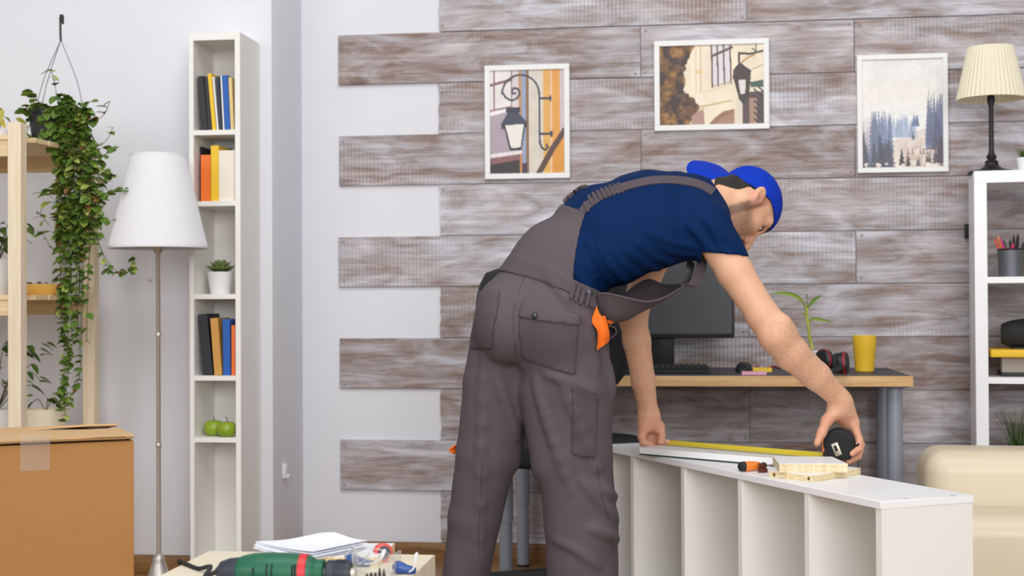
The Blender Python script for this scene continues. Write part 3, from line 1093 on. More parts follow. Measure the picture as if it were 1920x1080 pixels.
for k in range(5):
    a = 2 * math.pi * k / 5 + 0.35
    d = V((math.cos(a), math.sin(a), 0))
    e = V((cx, yc, 0)) + d * 0.29
    mb = MB(); mb.tube([V((cx, yc, 0.095)) + d * 0.02, e + V((0, 0, 0.07))], [0.026, 0.016], 8)
    mb.build('base_arm', M['black'], t, smooth=True)
    mb = MB()
    ax = V((-d.y, d.x, 0))
    c0 = e + V((0, 0, 0.027))
    mb.tube([c0 - ax * 0.022, c0 + ax * 0.022], 0.026, 14)
    mb.build('caster', M['black_soft'], t, smooth=True)

# ================================================================== OPEN BOOKCASE ON THE RIGHT
YK0, YK1 = 4.97, 5.335
kx = atY(1828.5, 600, YK0).x
kz = atY(1840, 320.5, YK0).z
kw, kt = 0.80, 0.041
t = thing('open_bookcase', (kx + kw / 2, (YK0 + YK1) / 2, 0), 'white open cube bookcase standing at the plank wall on the right', 'bookcase')
for x0 in (kx, kx + kw - kt):
    mb = MB(); mb.box(x0, x0 + kt, YK0, YK1, 0, kz - kt)
    mb.build('side_panel', M['white_lam'], t, bev=0.001, seg=1)
mb = MB(); mb.box(kx, kx + kw, YK0, YK1, kz - kt, kz)
mb.build('top_panel', M['white_lam'], t, bev=0.001, seg=1)
mb = MB(); mb.box(kx + kt, kx + kw - kt, YK0 + 0.002, YK1, 0.0, kt)
mb.build('bottom_panel', M['white_lam'], t)
KS = [atY(1890, y, YK0).z for y in (519, 707.5)]
KS.append(KS[1] - (KS[0] - KS[1]))
for z in KS:
    mb = MB(); mb.box(kx + kt, kx + kw - kt, YK0 + 0.002, YK1, z - 0.021, z)
    mb.build('shelf', M['white_lam'], t)
zz = [kt] + KS[::-1] + [kz - kt + 0.021]
for a, b in zip(zz[:-1], zz[1:]):
    mb = MB(); mb.box(kx + kw / 2 - 0.009, kx + kw / 2 + 0.009, YK0 + 0.003, YK1, a, b - 0.021)
    mb.build('divider', M['white_lam'], t)
# dark wall bracket beside it
p = atY(1816, 432, 5.3)
mb = MB(); mb.box(p.x - 0.004, p.x + 0.008, YP - 0.03, YP - 0.001, p.z - 0.026, p.z + 0.026)
tag(mb.build('wall_bracket', M['black'], bev=0.002), 'small black bracket on the planks at the bookcase side', 'bracket')

# ---- table lamp on top
yl = 5.12
p = atY(1858.5, 322, yl)
p.z = kz
u_ = (p - CAM_O).length / F_PX
t = thing('table_lamp', p, 'table lamp with cream pleated shade and dark turned metal foot', 'lamp')
mb = MB()
r = lambda px: px * u_ / 2
mb.lathe([(r(82), 0.0), (r(83), 0.006), (r(76), 0.012), (r(40), 0.018), (r(26), 0.028), (r(22), 0.04), (r(24), 0.043), (r(14), 0.052),
          (r(17), 0.058), (r(18), 0.063), (r(11), 0.072), (r(10), 0.08)], p, 28)
mb.build('foot', M['dark_metal'], t, smooth=True)
zs0 = atY(1858, 187, yl).z
zs1 = atY(1855, 90, yl).z
mb = MB(); mb.lathe([(r(9), 0.08 + p.z - p.z), (r(8), (zs0 - p.z) * 0.9), (r(14), zs0 - p.z - 0.004), (r(8), zs0 - p.z + 0.05)], p, 14)
mb.build('stem', M['dark_metal'], t, smooth=True)
M['cream_shade'] = mat('cream_pleated_fabric', rgb(238, 230, 204), 0.8, var=0.02)
mb = MB()
hsh = zs1 - zs0
mb.lathe([(r(118), 0), (r(78), hsh), (r(76), hsh), (r(116), 0)], V((p.x, p.y, zs0)), 88, ripple=0.016, close=True)
mb.build('shade', M['cream_shade'], t, smooth=False)
mb = MB()
mb.tube([(p.x - r(77), p.y, zs1 - 0.01), (p.x, p.y, zs1 - 0.03), (p.x + r(77), p.y, zs1 - 0.01)], 0.0015, 6)
mb.build('shade_holder', M['dark_metal'], t)

# ---- pencil cup
yq = 5.05
p = atY(1894, 519, yq); p.z = KS[0]
u_ = (p - CAM_O).length / F_PX
M['mesh_metal'] = mat('grey_mesh_metal', rgb(116, 118, 126), 0.4, 0.6, trans=0.25, bump=0.4, bscale=700)
t = thing('pencil_holder', p, 'grey mesh pencil cup on the upper shelf of the open bookcase', 'pencil cup')
mb = MB(); mb.lathe([(20 * u_, 0), (22.5 * u_, 48 * u_), (21.9 * u_, 48 * u_), (19.4 * u_, 0.002), (0, 0.002)], p, 28)
mb.build('mesh_wall', M['mesh_metal'], t, smooth=True)
mb = MB(); mb.lathe([(22.6 * u_, 47 * u_), (23.2 * u_, 48.5 * u_), (22.4 * u_, 50 * u_), (21.6 * u_, 48.5 * u_)], p, 28, close=True)
mb.build('rim', M['dark_metal'], t, smooth=True)
PEN = [(1863, 447, 1888, 514, (226, 80, 60), 'red coral pencil leaning out at the left of the pencil cup'),
       (1873, 445, 1905, 516, (200, 50, 150), 'magenta pencil leaning across the pencil cup'),
       (1868, 441, 1893, 512, (210, 110, 50), 'orange brown pencil with bare tip in the pencil cup'),
       (1880, 450, 1898, 510, (40, 80, 50), 'dark green pencil in the pencil cup'),
       (1891, 449, 1896, 510, (30, 30, 36), 'black pencil near the middle of the pencil cup'),
       (1899, 441, 1897, 510, (30, 40, 34), 'tall black green pencil in the pencil cup'),
       (1908, 440, 1899, 510, (28, 30, 30), 'tallest black marker at the right of the pencil cup'),
       (1899, 457, 1894, 510, (222, 52, 92), 'pink red marker in the pencil cup'),
       (1914, 462, 1902, 510, (36, 60, 150), 'blue marker at the right of the pencil cup'),
       (1919, 452, 1904, 510, (50, 46, 60), 'dark violet pencil at the right rim of the pencil cup')]
random.seed(5)
for i, (x0, y0, x1, y1, c, lab) in enumerate(PEN):
    yy = yq + random.uniform(-0.02, 0.02)
    a, b = atY(x1, y1, yq + (0.012 if i % 2 else -0.01)), atY(x0, y0, yy)
    b0 = V((p.x + max(-0.032, min(0.032, a.x - p.x)), a.y, p.z + 0.006))
    tp = thing('pencil', b0, lab, 'pencil', 'pencils in the mesh cup')
    d = (b - b0)
    thick = 0.0058 if 'marker' in lab else 0.0042
    m = MB(); m.tube([b0, b0 + d * 0.9], thick, 8)
    m.build('barrel', mat('pencil_colour', rgb(*c), 0.45), tp, smooth=True)
    m = MB(); m.tube([b0 + d * 0.9, b0 + d], [thick * 0.98, thick * 0.35], 8)
    m.build('tip', mat('pencil_tip', rgb(*(c if 'marker' in lab or i != 2 else (214, 170, 130))), 0.5), tp, smooth=True)
# yellow-green folder at the edge
p = atY(1917, 519, 5.1); p.z = KS[0]
mb = MB(); mb.box(p.x, p.x + 0.03, 5.06, 5.29, p.z, p.z + 0.135)
tag(mb.build('folder', mat('olive_folder', rgb(190, 176, 80), 0.6), bev=0.002), 'olive yellow folder right of the pencil cup', 'folder')
# grey box, yellow board, black case in the middle cell
z = KS[1]
x0 = atY(1873, 700, 5.03).x
mb = MB(); mb.box(x0, x0 + 0.26, 5.03, 5.25, z, z + 0.014)
tag(mb.build('black_book', mat('black_cover', rgb(40, 38, 40), 0.6), bev=0.002), 'flat black book lying under the grey box', 'book')
mb = MB(); mb.box(x0 + 0.001, x0 + 0.258, 5.032, 5.25, z + 0.014, z + 0.067)
tag(mb.build('storage_box', mat('grey_card_box', rgb(160, 150, 140), 0.7), bev=0.002), 'small grey cardboard box under the yellow board', 'box')
x1 = atY(1855, 660, 5.0).x
mb = MB(); mb.box(x1, x1 + 0.30, 5.0, 5.27, z + 0.067, z + 0.092)
tag(mb.build('yellow_book', mat('yellow_cover', rgb(244, 198, 40), 0.5), bev=0.002), 'yellow hardback book lying on the grey box in the bookcase', 'book')
xc = atY(1871, 620, 5.07).x
t = thing('speaker', (xc + 0.07, 5.1, z + 0.092), 'black rounded speaker lying on the yellow book', 'speaker')
mb = MB()
rows = []
zc = z + 0.092 + 0.052
for i in range(11):
    v = i / 10
    k = math.sin(math.pi * (0.09 + 0.82 * v)) ** 0.35
    rows.append([(xc + 0.16 * v, 5.12 + 0.05 * k * math.cos(a), zc + 0.052 * k * math.sin(a)) for a in np.linspace(0, 2 * math.pi, 21)])
mb.sheet(rows)
mb.add(rows[0][:-1], [tuple(range(20))]); mb.add(rows[-1][:-1], [tuple(range(20))])
mb.build('body', M['black_soft'], t, smooth=True)
mb = MB(); mb.box(xc + 0.03, xc + 0.13, 5.08, 5.16, z + 0.092, z + 0.098)
mb.build('base', M['black'], t, bev=0.002)

# ================================================================== ARMCHAIR
M['leather'] = mat('cream_leather', rgb(214, 200, 174), 0.38, bump=0.12, bscale=350, var=0.02)
ya = 3.95
a = atY(1738, 880, ya)
ztop = atY(1800, 847, ya).z
t = thing('armchair', (a.x + 0.45, ya - 0.2, 0), 'cream leather armchair behind the end of the white bookcase', 'armchair')


def pillow(m, x0, x1, y0, y1, z0, z1, r, seg=6):
    """box with generously rounded edges"""
    bm_ = MB().box(x0, x1, y0, y1, z0, z1)
    return bm_


mb = MB(); mb.box(a.x, a.x + 0.95, ya, ya + 0.24, 0.08, ztop)
mb.build('backrest', M['leather'], t, bev=0.06, seg=6, angle=60)
sy0 = 3.70
sz1 = atY(1880, 948, ya - 0.05).z
mb = MB(); mb.box(a.x + 0.01, a.x + 0.95, sy0, ya - 0.002, 0.10, sz1)
mb.build('seat', M['leather'], t, bev=0.055, seg=6, angle=60)
mb = MB(); mb.tube([(a.x + 0.06, sy0 + 0.012, sz1 - 0.055), (a.x + 0.93, sy0 + 0.012, sz1 - 0.055)], 0.0035, 8)
mb.build('piping', M['leather'], t, smooth=True)
for x in (a.x + 0.16, a.x + 0.88):
    for y in (sy0 + 0.05, ya + 0.14):
        mb = MB(); mb.tube([(x, y, 0), (x, y, 0.11)], [0.015, 0.022], 10)
        mb.build('leg', M['dark_metal'], t, smooth=True)

# ================================================================== FLOOR LAMP
YF = 4.60
pb = atY(297, 700, YF)
u_ = pb.y / ray(297, 700).y / F_PX      # metres per pixel at the lamp
lx = pb.x
t = thing('floor_lamp', (lx, YF, 0), 'floor lamp with white pleated shade and brushed steel pole', 'lamp')
zsb, zst = atY(297, 466, YF).z, atY(297, 291, YF).z
M['white_shade'] = mat('white_pleated_fabric', rgb(230, 230, 233), 0.85)
mb = MB()
mb.lathe([(91.5 * u_, 0.0), (90.6 * u_, 0.012), (50.5 * u_, zst - zsb), (49.5 * u_, zst - zsb), (89.6 * u_, 0.0)], (lx, YF, zsb), 240,
         ripple=0.004, close=True)
sh = mb.build('shade', M['white_shade'], t, smooth=False)
for rr, zz in ((91.9, 0.0), (50.9, zst - zsb - 0.008)):
    mb = MB(); mb.lathe([(rr * u_, 0), (rr * u_ + 0.001, 0.004), (rr * u_ - 0.0006, 0.010), (rr * u_ - 0.002, 0.004)], (lx, YF, zsb + zz), 64, close=True)
    mb.build('shade_rim', M['white_shade'], sh, smooth=True)
mb = MB()
for k in range(3):
    a = 2 * math.pi * k / 3 + 0.3
    mb.tube([(lx, YF, zsb + 0.02), (lx + 89 * u_ * math.cos(a) * 0.98, YF + 89 * u_ * math.sin(a) * 0.98, zsb + 0.008)], 0.0022, 6)
mb.build('spider', M['steel'], t)
mb = MB(); mb.lathe([(0.0075, 0.1), (0.0075, zsb - 0.02), (0.020, zsb - 0.004), (0.020, zsb + 0.02), (0.016, zsb + 0.07)], (lx, YF, 0), 16)
mb.build('pole', M['steel'], t, smooth=True)
for y in (628, 835):
    z = atY(297, y, YF).z
    mb = MB(); mb.lathe([(0.0078, -0.008), (0.0098, -0.004), (0.0098, 0.004), (0.0078, 0.008)], (lx, YF, z), 16)
    mb.build('collar', M['steel'], t, smooth=True)
zn = atY(297, 1041, YF).z
mb = MB(); mb.lathe([(0.135, 0.0), (0.135, 0.010), (0.115, 0.018), (0.07, 0.034), (0.04, 0.062), (0.026, zn - 0.035), (0.020, zn - 0.018),
                     (0.021, zn - 0.010), (0.015, zn), (0.008, zn + 0.006)], (lx, YF, 0), 36)
mb.build('base', M['steel'], t, smooth=True)
cx_ = atY(281.5, 500, YF - 0.03)
mb = MB(); mb.tube([(cx_.x, YF - 0.03, zsb + 0.01), (cx_.x, YF - 0.03, atY(281, 522, YF).z)], 0.0009, 6)
pc = mb.build('pull_chain', M['steel'], t)
zb_ = atY(281, 525, YF).z
mb = MB(); mb.lathe([(0.0005, -0.007), (0.005, -0.004), (0.0062, 0), (0.005, 0.004), (0.0005, 0.007)], (cx_.x, YF - 0.03, zb_), 12)
mb.build('chain_ball', M['steel'], t, smooth=True)

# ================================================================== PINE PLANT STAND
pf = C(32.5, 500, 4.50)
pr = C(170, 600, 5.02)
sx = (pf.x + pr.x) / 2
yf_, yr_ = pf.y, min(pr.y, YL - 0.03)
PW = 0.0215
LEN = 0.85
t = thing('plant_stand', (sx - LEN / 2, (yf_ + yr_) / 2, 0), 'pine wood plant stand with slatted shelves at the left edge', 'plant stand')
ztop_f = atY(32, 231, yf_).z
for x, y in ((atY(32.5, 500, yf_).x, yf_), (atY(170.5, 600, yr_).x, yr_), (sx - LEN, yf_), (sx - LEN, yr_)):
    mb = MB(); mb.box(x - PW, x + PW, y - PW, y + PW, 0, ztop_f)
    mb.build('post', M['pine'], t, bev=0.0015, seg=1)
xr_ = atY(32.5, 500, yf_).x
xrr = atY(170.5, 600, yr_).x
SHELFZ = []
for (ytop, ybot) in ((252, 292), (553, 592)):
    zt_, zb2 = atY(10, ytop, yf_ - PW).z, atY(10, ybot, yf_ - PW).z
    SHELFZ.append(zt_)
    for yy in (yf_, yr_):
        xe = xr_ - PW if yy == yf_ else xrr - PW
        mb = MB(); mb.box(sx - LEN + PW, xe, yy - 0.012, yy + 0.012, zb2, zt_ - 0.016)
        mb.build('rail', M['pine_x'], t, bev=0.001, seg=1)
    n = 6
    y0, y1 = yf_ - PW, yr_ + PW
    w = (y1 - y0) / n
    for k in range(n):
        ya_, yb_ = y0 + k * w + 0.004, y0 + (k + 1) * w - 0.004
        xe = xr_ - PW + 0.0 if k == 0 else (xrr - PW if k == n - 1 else xr_ + (xrr - xr_) * (k + 0.5) / n + PW)
        mb = MB(); mb.box(sx - LEN + (PW if k in (0, n - 1) else -PW), xe, ya_, yb_, zt_ - 0.016, zt_)
        mb.build('slat', M['pine_x'], t, bev=0.001, seg=1)
# low shelf
zl = atY(85, 842, (yf_ + yr_) / 2).z
for k in range(6):
    y0 = yf_ - PW + k * (yr_ - yf_ + 2 * PW) / 6
    mb = MB(); mb.box(sx - LEN + PW, xr_ - PW, y0 + 0.004, y0 + (yr_ - yf_ + 2 * PW) / 6 - 0.004, zl - 0.016, zl)
    mb.build('slat', M['pine_x'], t)
SHELFZ.append(zl)

# ================================================================== PLANTS
def leafmesh(name, L, W, mats, fold=0.15, tipdroop=0.1, heart=0.0, n=5):
    vs, fs = [], []
    for i in range(n + 1):
        v = i / n
        w = W / 2 * (math.sin(math.pi * (v ** 0.75)) ** 0.8 if 0 < v < 1 else 0.0)
        back = -heart * L * max(0, 1 - v * 3)
        z = -tipdroop * L * v * v
        vs += [(-w, v * L + back, z + fold * w), (0, v * L, z), (w, v * L + back, z + fold * w)]
    for i in range(n):
        a = i * 3
        for k in (0, 1):
            fs.append((a + k, a + k + 1, a + k + 4, a + k + 3))
    me = bpy.data.meshes.new(name)
    me.from_pydata(vs, [], fs)
    me.materials.append(mats)
    me.polygons.foreach_set('use_smooth', [True] * len(fs))
    return me


def leafmat(name, col, rnd=0.25, var=0.2):
    m = mat(name, col, 0.42, var=var, vscale=60, rnd=rnd, spec=0.35)
    return m


IVY = leafmat('ivy_green', rgb(112, 140, 58), 0.40)
IVY2 = leafmat('ivy_light', rgb(176, 188, 96), 0.22)
IVYD = leafmat('ivy_dry', rgb(150, 98, 52), 0.3)
VINE = mat('vine_stem', rgb(92, 92, 58), 0.7)
SOIL = mat('potting_soil', rgb(66, 50, 40), 0.95, bump=0.6, bscale=120)
POTW = mat('white_ceramic', rgb(238, 238, 240), 0.3)
POTC = mat('cream_ceramic', rgb(238, 228, 204), 0.4)
POTD = mat('dark_plastic_pot', rgb(44, 46, 50), 0.5)
ME_IVY = leafmesh('ivy_leaf', 0.034, 0.027, IVY, 0.25, 0.15, 0.12)
ME_IVYL = leafmesh('ivy_leaf_light', 0.030, 0.021, IVY2, 0.2, 0.15, 0.1)
ME_IVYD = leafmesh('ivy_leaf_dry', 0.022, 0.018, IVYD, 0.4, 0.3, 0.1)


def leaf_mtx(p, d, roll, s=1.0):
    d = V(d).normalized()
    up = V((0, 0, 1))
    x = d.cross(up)
    x = x.normalized() if x.length > 1e-4 else V((1, 0, 0))
    z = x.cross(d).normalized()
    R = Matrix((x, d, z)).transposed().to_4x4()
    return Matrix.Translation(p) @ R @ Matrix.Rotation(roll, 4, 'Y') @ Matrix.Scale(s, 4)


# ---- trailing ivy in a dark hanging pot, standing on the top shelf
yi = 4.60
pp = atY(104, 268, yi)
pp.z = SHELFZ[0]
ui = yi / ray(104, 268).y / F_PX
t = thing('trailing_ivy', pp, 'trailing green ivy in a dark hanging pot on top of the plant stand', 'plant')
rt, rb, hp = 50 * ui, 40 * ui, 66 * ui
mb = MB(); mb.lathe([(rb, 0), (rt * 0.97, hp * 0.9), (rt * 1.04, hp * 0.9), (rt * 1.04, hp), (rt * 0.98, hp), (rt * 0.96, hp * 0.88), (0, hp * 0.86)], pp, 30)
mb.build('pot', POTD, t, smooth=True)
# hanger
hk = atY(114, 75, yi)
mb = MB()
for a in (2.6, 4.4, 0.4):
    e = V((pp.x + rt * 1.02 * math.cos(a), yi + rt * 1.02 * math.sin(a), pp.z + hp * 0.95))
    mid = hk.lerp(e, 0.55) + V((math.cos(a), math.sin(a), 0)) * 0.012
    mb = MB(); mb.tube(curve([hk, mid, e], 14), 0.0014, 6)
    mb.build('hanger_wire', M['wire'], t, smooth=True)
ht = atY(114.5, 29, yi)
mb = MB()
mb.tube(curve([hk + V((0, 0, -0.004)), hk.lerp(ht, 0.5) + V((-0.002, 0, 0)), ht, ht + V((0.006, 0, -0.008)), ht + V((0.007, 0, -0.03))], 16),
        [0.004] * 6 + [0.0055] * 6 + [0.004] * 4, 8)
mb.build('hanger_hook', M['black'], t, smooth=True)
random.seed(21)
vines = []
P3 = lambda px, py, y: atY(px, py, y)
# hand-placed vines (pixel path, depth offset), from the rim down
paths = []
for k in range(30):
    x0 = random.uniform(96, 160)
    endy = random.choice([420, 480, 520, 560, 470, 640])
    w = random.uniform(-1, 1)
    yb_ = yi - rt * random.uniform(0.6, 1.1)
    paths.append(([(x0 - 6, 205), (x0 + 6, 218), (148 + w * 42, 300), (150 + w * 40, 380), (140 + w * 32, 450), (138 + w * 26, endy)], yb_))
paths += [([(140, 210), (150, 300), (140, 420), (132, 520), (122, 620), (120, 700), (122, 790)], yi - 0.10),
          ([(150, 215), (160, 300), (150, 420), (150, 520), (146, 600), (150, 700), (118, 770)], yi - 0.09),
          ([(130, 215), (140, 320), (130, 420), (122, 540), (128, 640), (126, 720), (106, 742)], yi - 0.11),
          ([(120, 215), (130, 320), (124, 430), (114, 520), (118, 600), (126, 660), (118, 760)], yi - 0.10),
          ([(150, 210), (178, 225), (195, 215), (206, 190)], yi - 0.05),
          ([(155, 215), (182, 270), (200, 262), (212, 238)], yi - 0.06),
          ([(158, 225), (190, 290), (205, 282), (220, 275)], yi - 0.06),
          ([(160, 300), (196, 340), (212, 332), (216, 330)], yi - 0.08),
          ([(160, 330), (195, 365), (222, 356), (236, 356)], yi - 0.08),
          ([(160, 380), (200, 415), (225, 405), (245, 415)], yi - 0.08),
          ([(165, 400), (190, 470), (208, 508), (240, 510), (252, 485)], yi - 0.09),
          ([(165, 400), (196, 480), (225, 512), (250, 505)], yi - 0.085),
          ([(130, 330), (95, 365), (76, 358)], yi - 0.10),
          ([(120, 380), (88, 380), (76, 400), (92, 422)], yi - 0.10),
          ([(125, 470), (100, 470), (82, 440), (72, 434)], yi - 0.10),
          ([(110, 205), (104, 165), (96, 132)], yi - 0.02),
          ([(85, 205), (72, 190), (60, 172)], yi - 0.04),
          ([(75, 210), (62, 222), (46, 208)], yi - 0.05),
          ([(70, 215), (55, 235), (48, 258)], yi - 0.05),
          ([(130, 205), (150, 195), (172, 190)], yi - 0.02),
          ([(120, 200), (125, 185), (116, 176)], yi - 0.0),
          ([(128, 205), (138, 190), (130, 184)], yi + 0.02),
          ([(140, 500), (118, 560), (108, 590)], yi - 0.10)]
leaves = []
for pts, yv in paths:
    L3 = [P3(x, y, yv + random.uniform(-0.012, 0.012)) for x, y in pts]
    npt = max(8, int(sum((L3[i + 1] - L3[i]).length for i in range(len(L3) - 1)) / 0.02))
    cv = curve(L3, npt)
    mb = MB(); mb.tube(cv, 0.0011, 5)
    mb.build('vine', VINE, t, smooth=True)
    for q in cv[1:]:
        for s_ in (-1, 1):
            if random.random() < (0.80 if len(pts) > 4 else 0.6):
                a = random.uniform(0, 2 * math.pi)
                leaves.append((q, V((math.cos(a), -abs(math.sin(a)) * 0.9 - 0.1, random.uniform(-0.9, 0.35)))))
for k in range(110):                 # crown of leaves over the pot
    a = random.uniform(0, 2 * math.pi)
    rr = rt * random.uniform(0.2, 1.12)
    leaves.append((V((pp.x + rr * math.cos(a), yi + rr * math.sin(a), pp.z + hp * random.uniform(0.85, 1.12))),
                   V((math.cos(a), math.sin(a) - 0.5, random.uniform(-0.6, 0.8)))))
for k in range(46):                  # leaves spilling over the pot's front
    x = random.uniform(0.0, 1.05)
    leaves.append((V((pp.x + rt * x, yi - rt * math.sqrt(max(0.05, 1 - min(1, x * x))) - 0.012, pp.z + hp * random.uniform(-0.1, 0.95))),
                   V((random.uniform(-0.6, 0.6), -0.7, random.uniform(-0.9, 0.0)))))
random.shuffle(leaves)
IVYLEAVES = leaves
rest = MB()
for i, (q, d) in enumerate(leaves):
    r_ = random.random()
    me = ME_IVY if r_ < 0.72 else (ME_IVYL if r_ < 0.92 else ME_IVYD)
    mt_ = leaf_mtx(q, d, random.uniform(-0.7, 0.7), random.uniform(0.65, 1.3) * (1.0 if q.z > SHELFZ[1] + 0.2 else 0.8))
    if i < 300:
        place('leaf', me, mt_, t)
    else:
        rest.mi = 0 if me is ME_IVY else (1 if me is ME_IVYL else 2)
        rest.add([mt_ @ v.co for v in me.vertices], [tuple(f.vertices) for f in me.polygons])
o = rest.build('foliage', [IVY, IVY2, IVYD], t, smooth=True, angle=180, fixn=False)
o['kind'] = 'stuff'


def potted(name, label, c, r0, r1, h, potmat, leaf_me, n, spread, height, cat='plant', stems=True, seed=1, dirs=None, lsc=(0.7, 1.2), rim=True):
    random.seed(seed)
    tt = thing(name, c, label, cat)
    m = MB()
    prof = [(r0 * 0.92, 0), (r0, 0.004), (r1, h)]
    prof += [(r1 * 0.94, h), (r1 * 0.92, h * 0.9), (0, h * 0.9)]
    m.lathe(prof, c, 28)
    m.build('pot', potmat, tt, smooth=True)
    m = MB(); m.lathe([(r1 * 0.915, h * 0.895), (r1 * 0.5, h * 0.93), (0, h * 0.935)], c, 16)
    m.build('soil', SOIL, tt, smooth=True)
    base = V(c) + V((0, 0, h * 0.9))
    for k in range(n):
        a = random.uniform(0, 2 * math.pi)
        rr = random.uniform(0.1, 1.0)
        tip = base + V((math.cos(a) * spread * rr, math.sin(a) * spread * rr * 0.7, height * random.uniform(0.35, 1.0)))
        if stems and k % 3 == 0:
            m = MB(); m.tube(curve([base, base.lerp(tip, 0.6) + V((0, 0, 0.02)), tip], 7), 0.0016, 5)
            m.build('stem', VINE, tt, smooth=True)
        place('leaf', leaf_me, leaf_mtx(tip, V((math.cos(a), math.sin(a) - 0.3, random.uniform(-0.8, 0.5))), random.uniform(-0.6, 0.6),
                                        random.uniform(*lsc)), tt)
    return tt


G1 = leafmat('weeping_fig_green', rgb(76, 106, 46), 0.3)
G2 = leafmat('yellow_green', rgb(196, 186, 84), 0.2)
ME_FIG = leafmesh('fig_leaf', 0.055, 0.022, G1, 0.2, 0.3)
ME_YG = leafmesh('pale_leaf', 0.06, 0.022, G2, 0.2, 0.35)
ym_ = 4.62
c = atY(-2, 245, ym_); c.z = SHELFZ[0]
potted('pale_leaf_plant', 'yellow-leaved plant in a white pot on the top shelf of plant stand', c, 0.040, 0.052, 0.062, POTW, ME_YG, 9, 0.07, 0.10, seed=3)
c = atY(-6, 552, ym_); c.z = SHELFZ[1]
potted('weeping_fig', 'leafy green plant in a white pot on the middle shelf', c, 0.040, 0.056, 0.125, POTW, ME_FIG, 60, 0.125, 0.155, seed=4)
c = atY(-8, 842, ym_); c.z = SHELFZ[2]
potted('leafy_houseplant', 'green leafy plant in a white pot low behind the cardboard box', c, 0.05, 0.064, 0.125, POTW, ME_FIG, 64, 0.19, 0.25, seed=6)
c = atY(86, 842, ym_ + 0.05); c.z = SHELFZ[2]
potted('cream_pot_plant', 'wide cream pot with few small leaves behind cardboard box', c, 0.06, 0.075, 0.125, POTC, ME_IVY, 10, 0.07, 0.06, seed=8)

# yellow dish with potpourri on the middle shelf
c = atY(84, 560, 4.62); c.z = SHELFZ[1]
u2 = 4.62 / ray(86, 560).y / F_PX
t = thing('wooden_dish', c, 'yellow oval dish of dried red petals on the middle shelf', 'dish')
S_ = Matrix.Diagonal((1.0, 0.55, 1.0, 1.0))
mb = MB(); mb.lathe([(34 * u2, 0), (52 * u2, 10 * u2), (60 * u2, 21 * u2), (57 * u2, 22 * u2), (50 * u2, 13 * u2), (0, 9 * u2)], c, 32, S_)
mb.build('bowl', mat('yellow_wood_dish', rgb(226, 182, 96), 0.4), t, smooth=True)
random.seed(9)
PETAL = mat('dried_petals', rgb(112, 40, 40), 0.8, rnd=0.3)
for k in range(26):
    q = V((c.x + random.uniform(-34, 20) * u2, c.y + random.uniform(-16, 16) * u2, c.z + (17 + random.uniform(0, 8)) * u2))
    mb = MB()
    a = random.uniform(0, 6)
    mb.sheet([[q + V((math.cos(a) * s_ - math.sin(a) * v, math.sin(a) * s_ + math.cos(a) * v, 0.004 * math.cos(300 * s_))) for v in (-0.004, 0, 0.004)]
              for s_ in (-0.007, 0, 0.007)], 0.001)
    mb.build('petal', PETAL, t)

# succulent in the narrow bookcase
c = atY(413.5, 551, YC + 0.09); c.z = SH[2]
u2 = c.y / ray(413, 551).y / F_PX
t = thing('succulent', c, 'green succulent in a white pot on the third shelf of narrow bookcase', 'plant')
mb = MB(); mb.lathe([(18 * u2, 0), (19 * u2, 0.003), (24.5 * u2, 42 * u2), (22.5 * u2, 42 * u2), (22 * u2, 38 * u2), (0, 38 * u2)], c, 28)
mb.build('pot', POTW, t, smooth=True)
mb = MB(); mb.lathe([(21.8 * u2, 38.2 * u2), (10 * u2, 40 * u2), (0, 40 * u2)], c, 16)
mb.build('soil', SOIL, t, smooth=True)
SUC = leafmat('succulent_green', rgb(104, 122, 72), 0.2)
q = MB()
q.lathe([(0.0005, 0), (0.0055, 0.008), (0.0075, 0.018), (0.005, 0.028), (0.0005, 0.036)], (0, 0, 0), 8, Matrix.Diagonal((1.25, 0.6, 1, 1)))
so = q.build('leaf', SUC, None, smooth=True, angle=180, origin=(0, 0, 0))
sme = so.data
bpy.data.objects.remove(so)
for ring, (nn, tilt_, zo, sc_) in enumerate(((12, 1.15, 0, 0.9), (10, 0.8, 0.003, 0.8), (7, 0.45, 0.006, 0.7), (4, 0.2, 0.008, 0.55))):
    for k in range(nn):
        a = 2 * math.pi * (k + 0.5 * (ring % 2)) / nn
        place('leaf', sme, Matrix.Translation(V(c) + V((0, 0, 41 * u2 + zo))) @ Matrix.Rotation(a, 4, 'Z') @ Matrix.Rotation(tilt_, 4, 'X') @ Matrix.Scale(sc_ * 1.75, 4), t)

# grass plants on the right
GR = leafmat('grass_green', rgb(80, 112, 48), 0.35)


def grass(name, label, c, r, h, blade_h, n, spread, seed):
    random.seed(seed)
    tt = thing(name, c, label, 'plant')
    m = MB(); m.lathe([(r * 0.75, 0), (r, h), (r * 0.92, h), (r * 0.9, h * 0.9), (0, h * 0.9)], c, 24)
    m.build('pot', POTW, tt, smooth=True)
    for k in range(n):
        a = random.uniform(0, 2 * math.pi)
        b0 = V(c) + V((math.cos(a), math.sin(a), 0)) * r * random.uniform(0, 0.7) + V((0, 0, h * 0.9))
        d = V((math.cos(a), math.sin(a), 0)) * spread * random.uniform(0.2, 1)
        tip = b0 + d + V((0, 0, blade_h * random.uniform(0.65, 1)))
        m = MB(); m.tube(curve([b0, b0.lerp(tip, 0.55) - d * 0.15, tip], 6), [0.0022, 0.0022, 0.002, 0.0016, 0.001, 0.0004], 4, flat=0.4)
        m.build('blade', GR, tt, smooth=True)


c = atY(1919, 318, 5.1); c.z = kz
grass('small_grass_pot', 'small white pot with spiky green plant beside the table lamp', c, 0.030, 0.052, 0.045, 40, 0.03, 3)
c = atY(1897, 880, 5.12); c.z = KS[2]
grass('grass_plant', 'tall grassy plant in a white pot in a low bookcase cell', c, 0.05, 0.09, 0.15, 90, 0.07, 5)

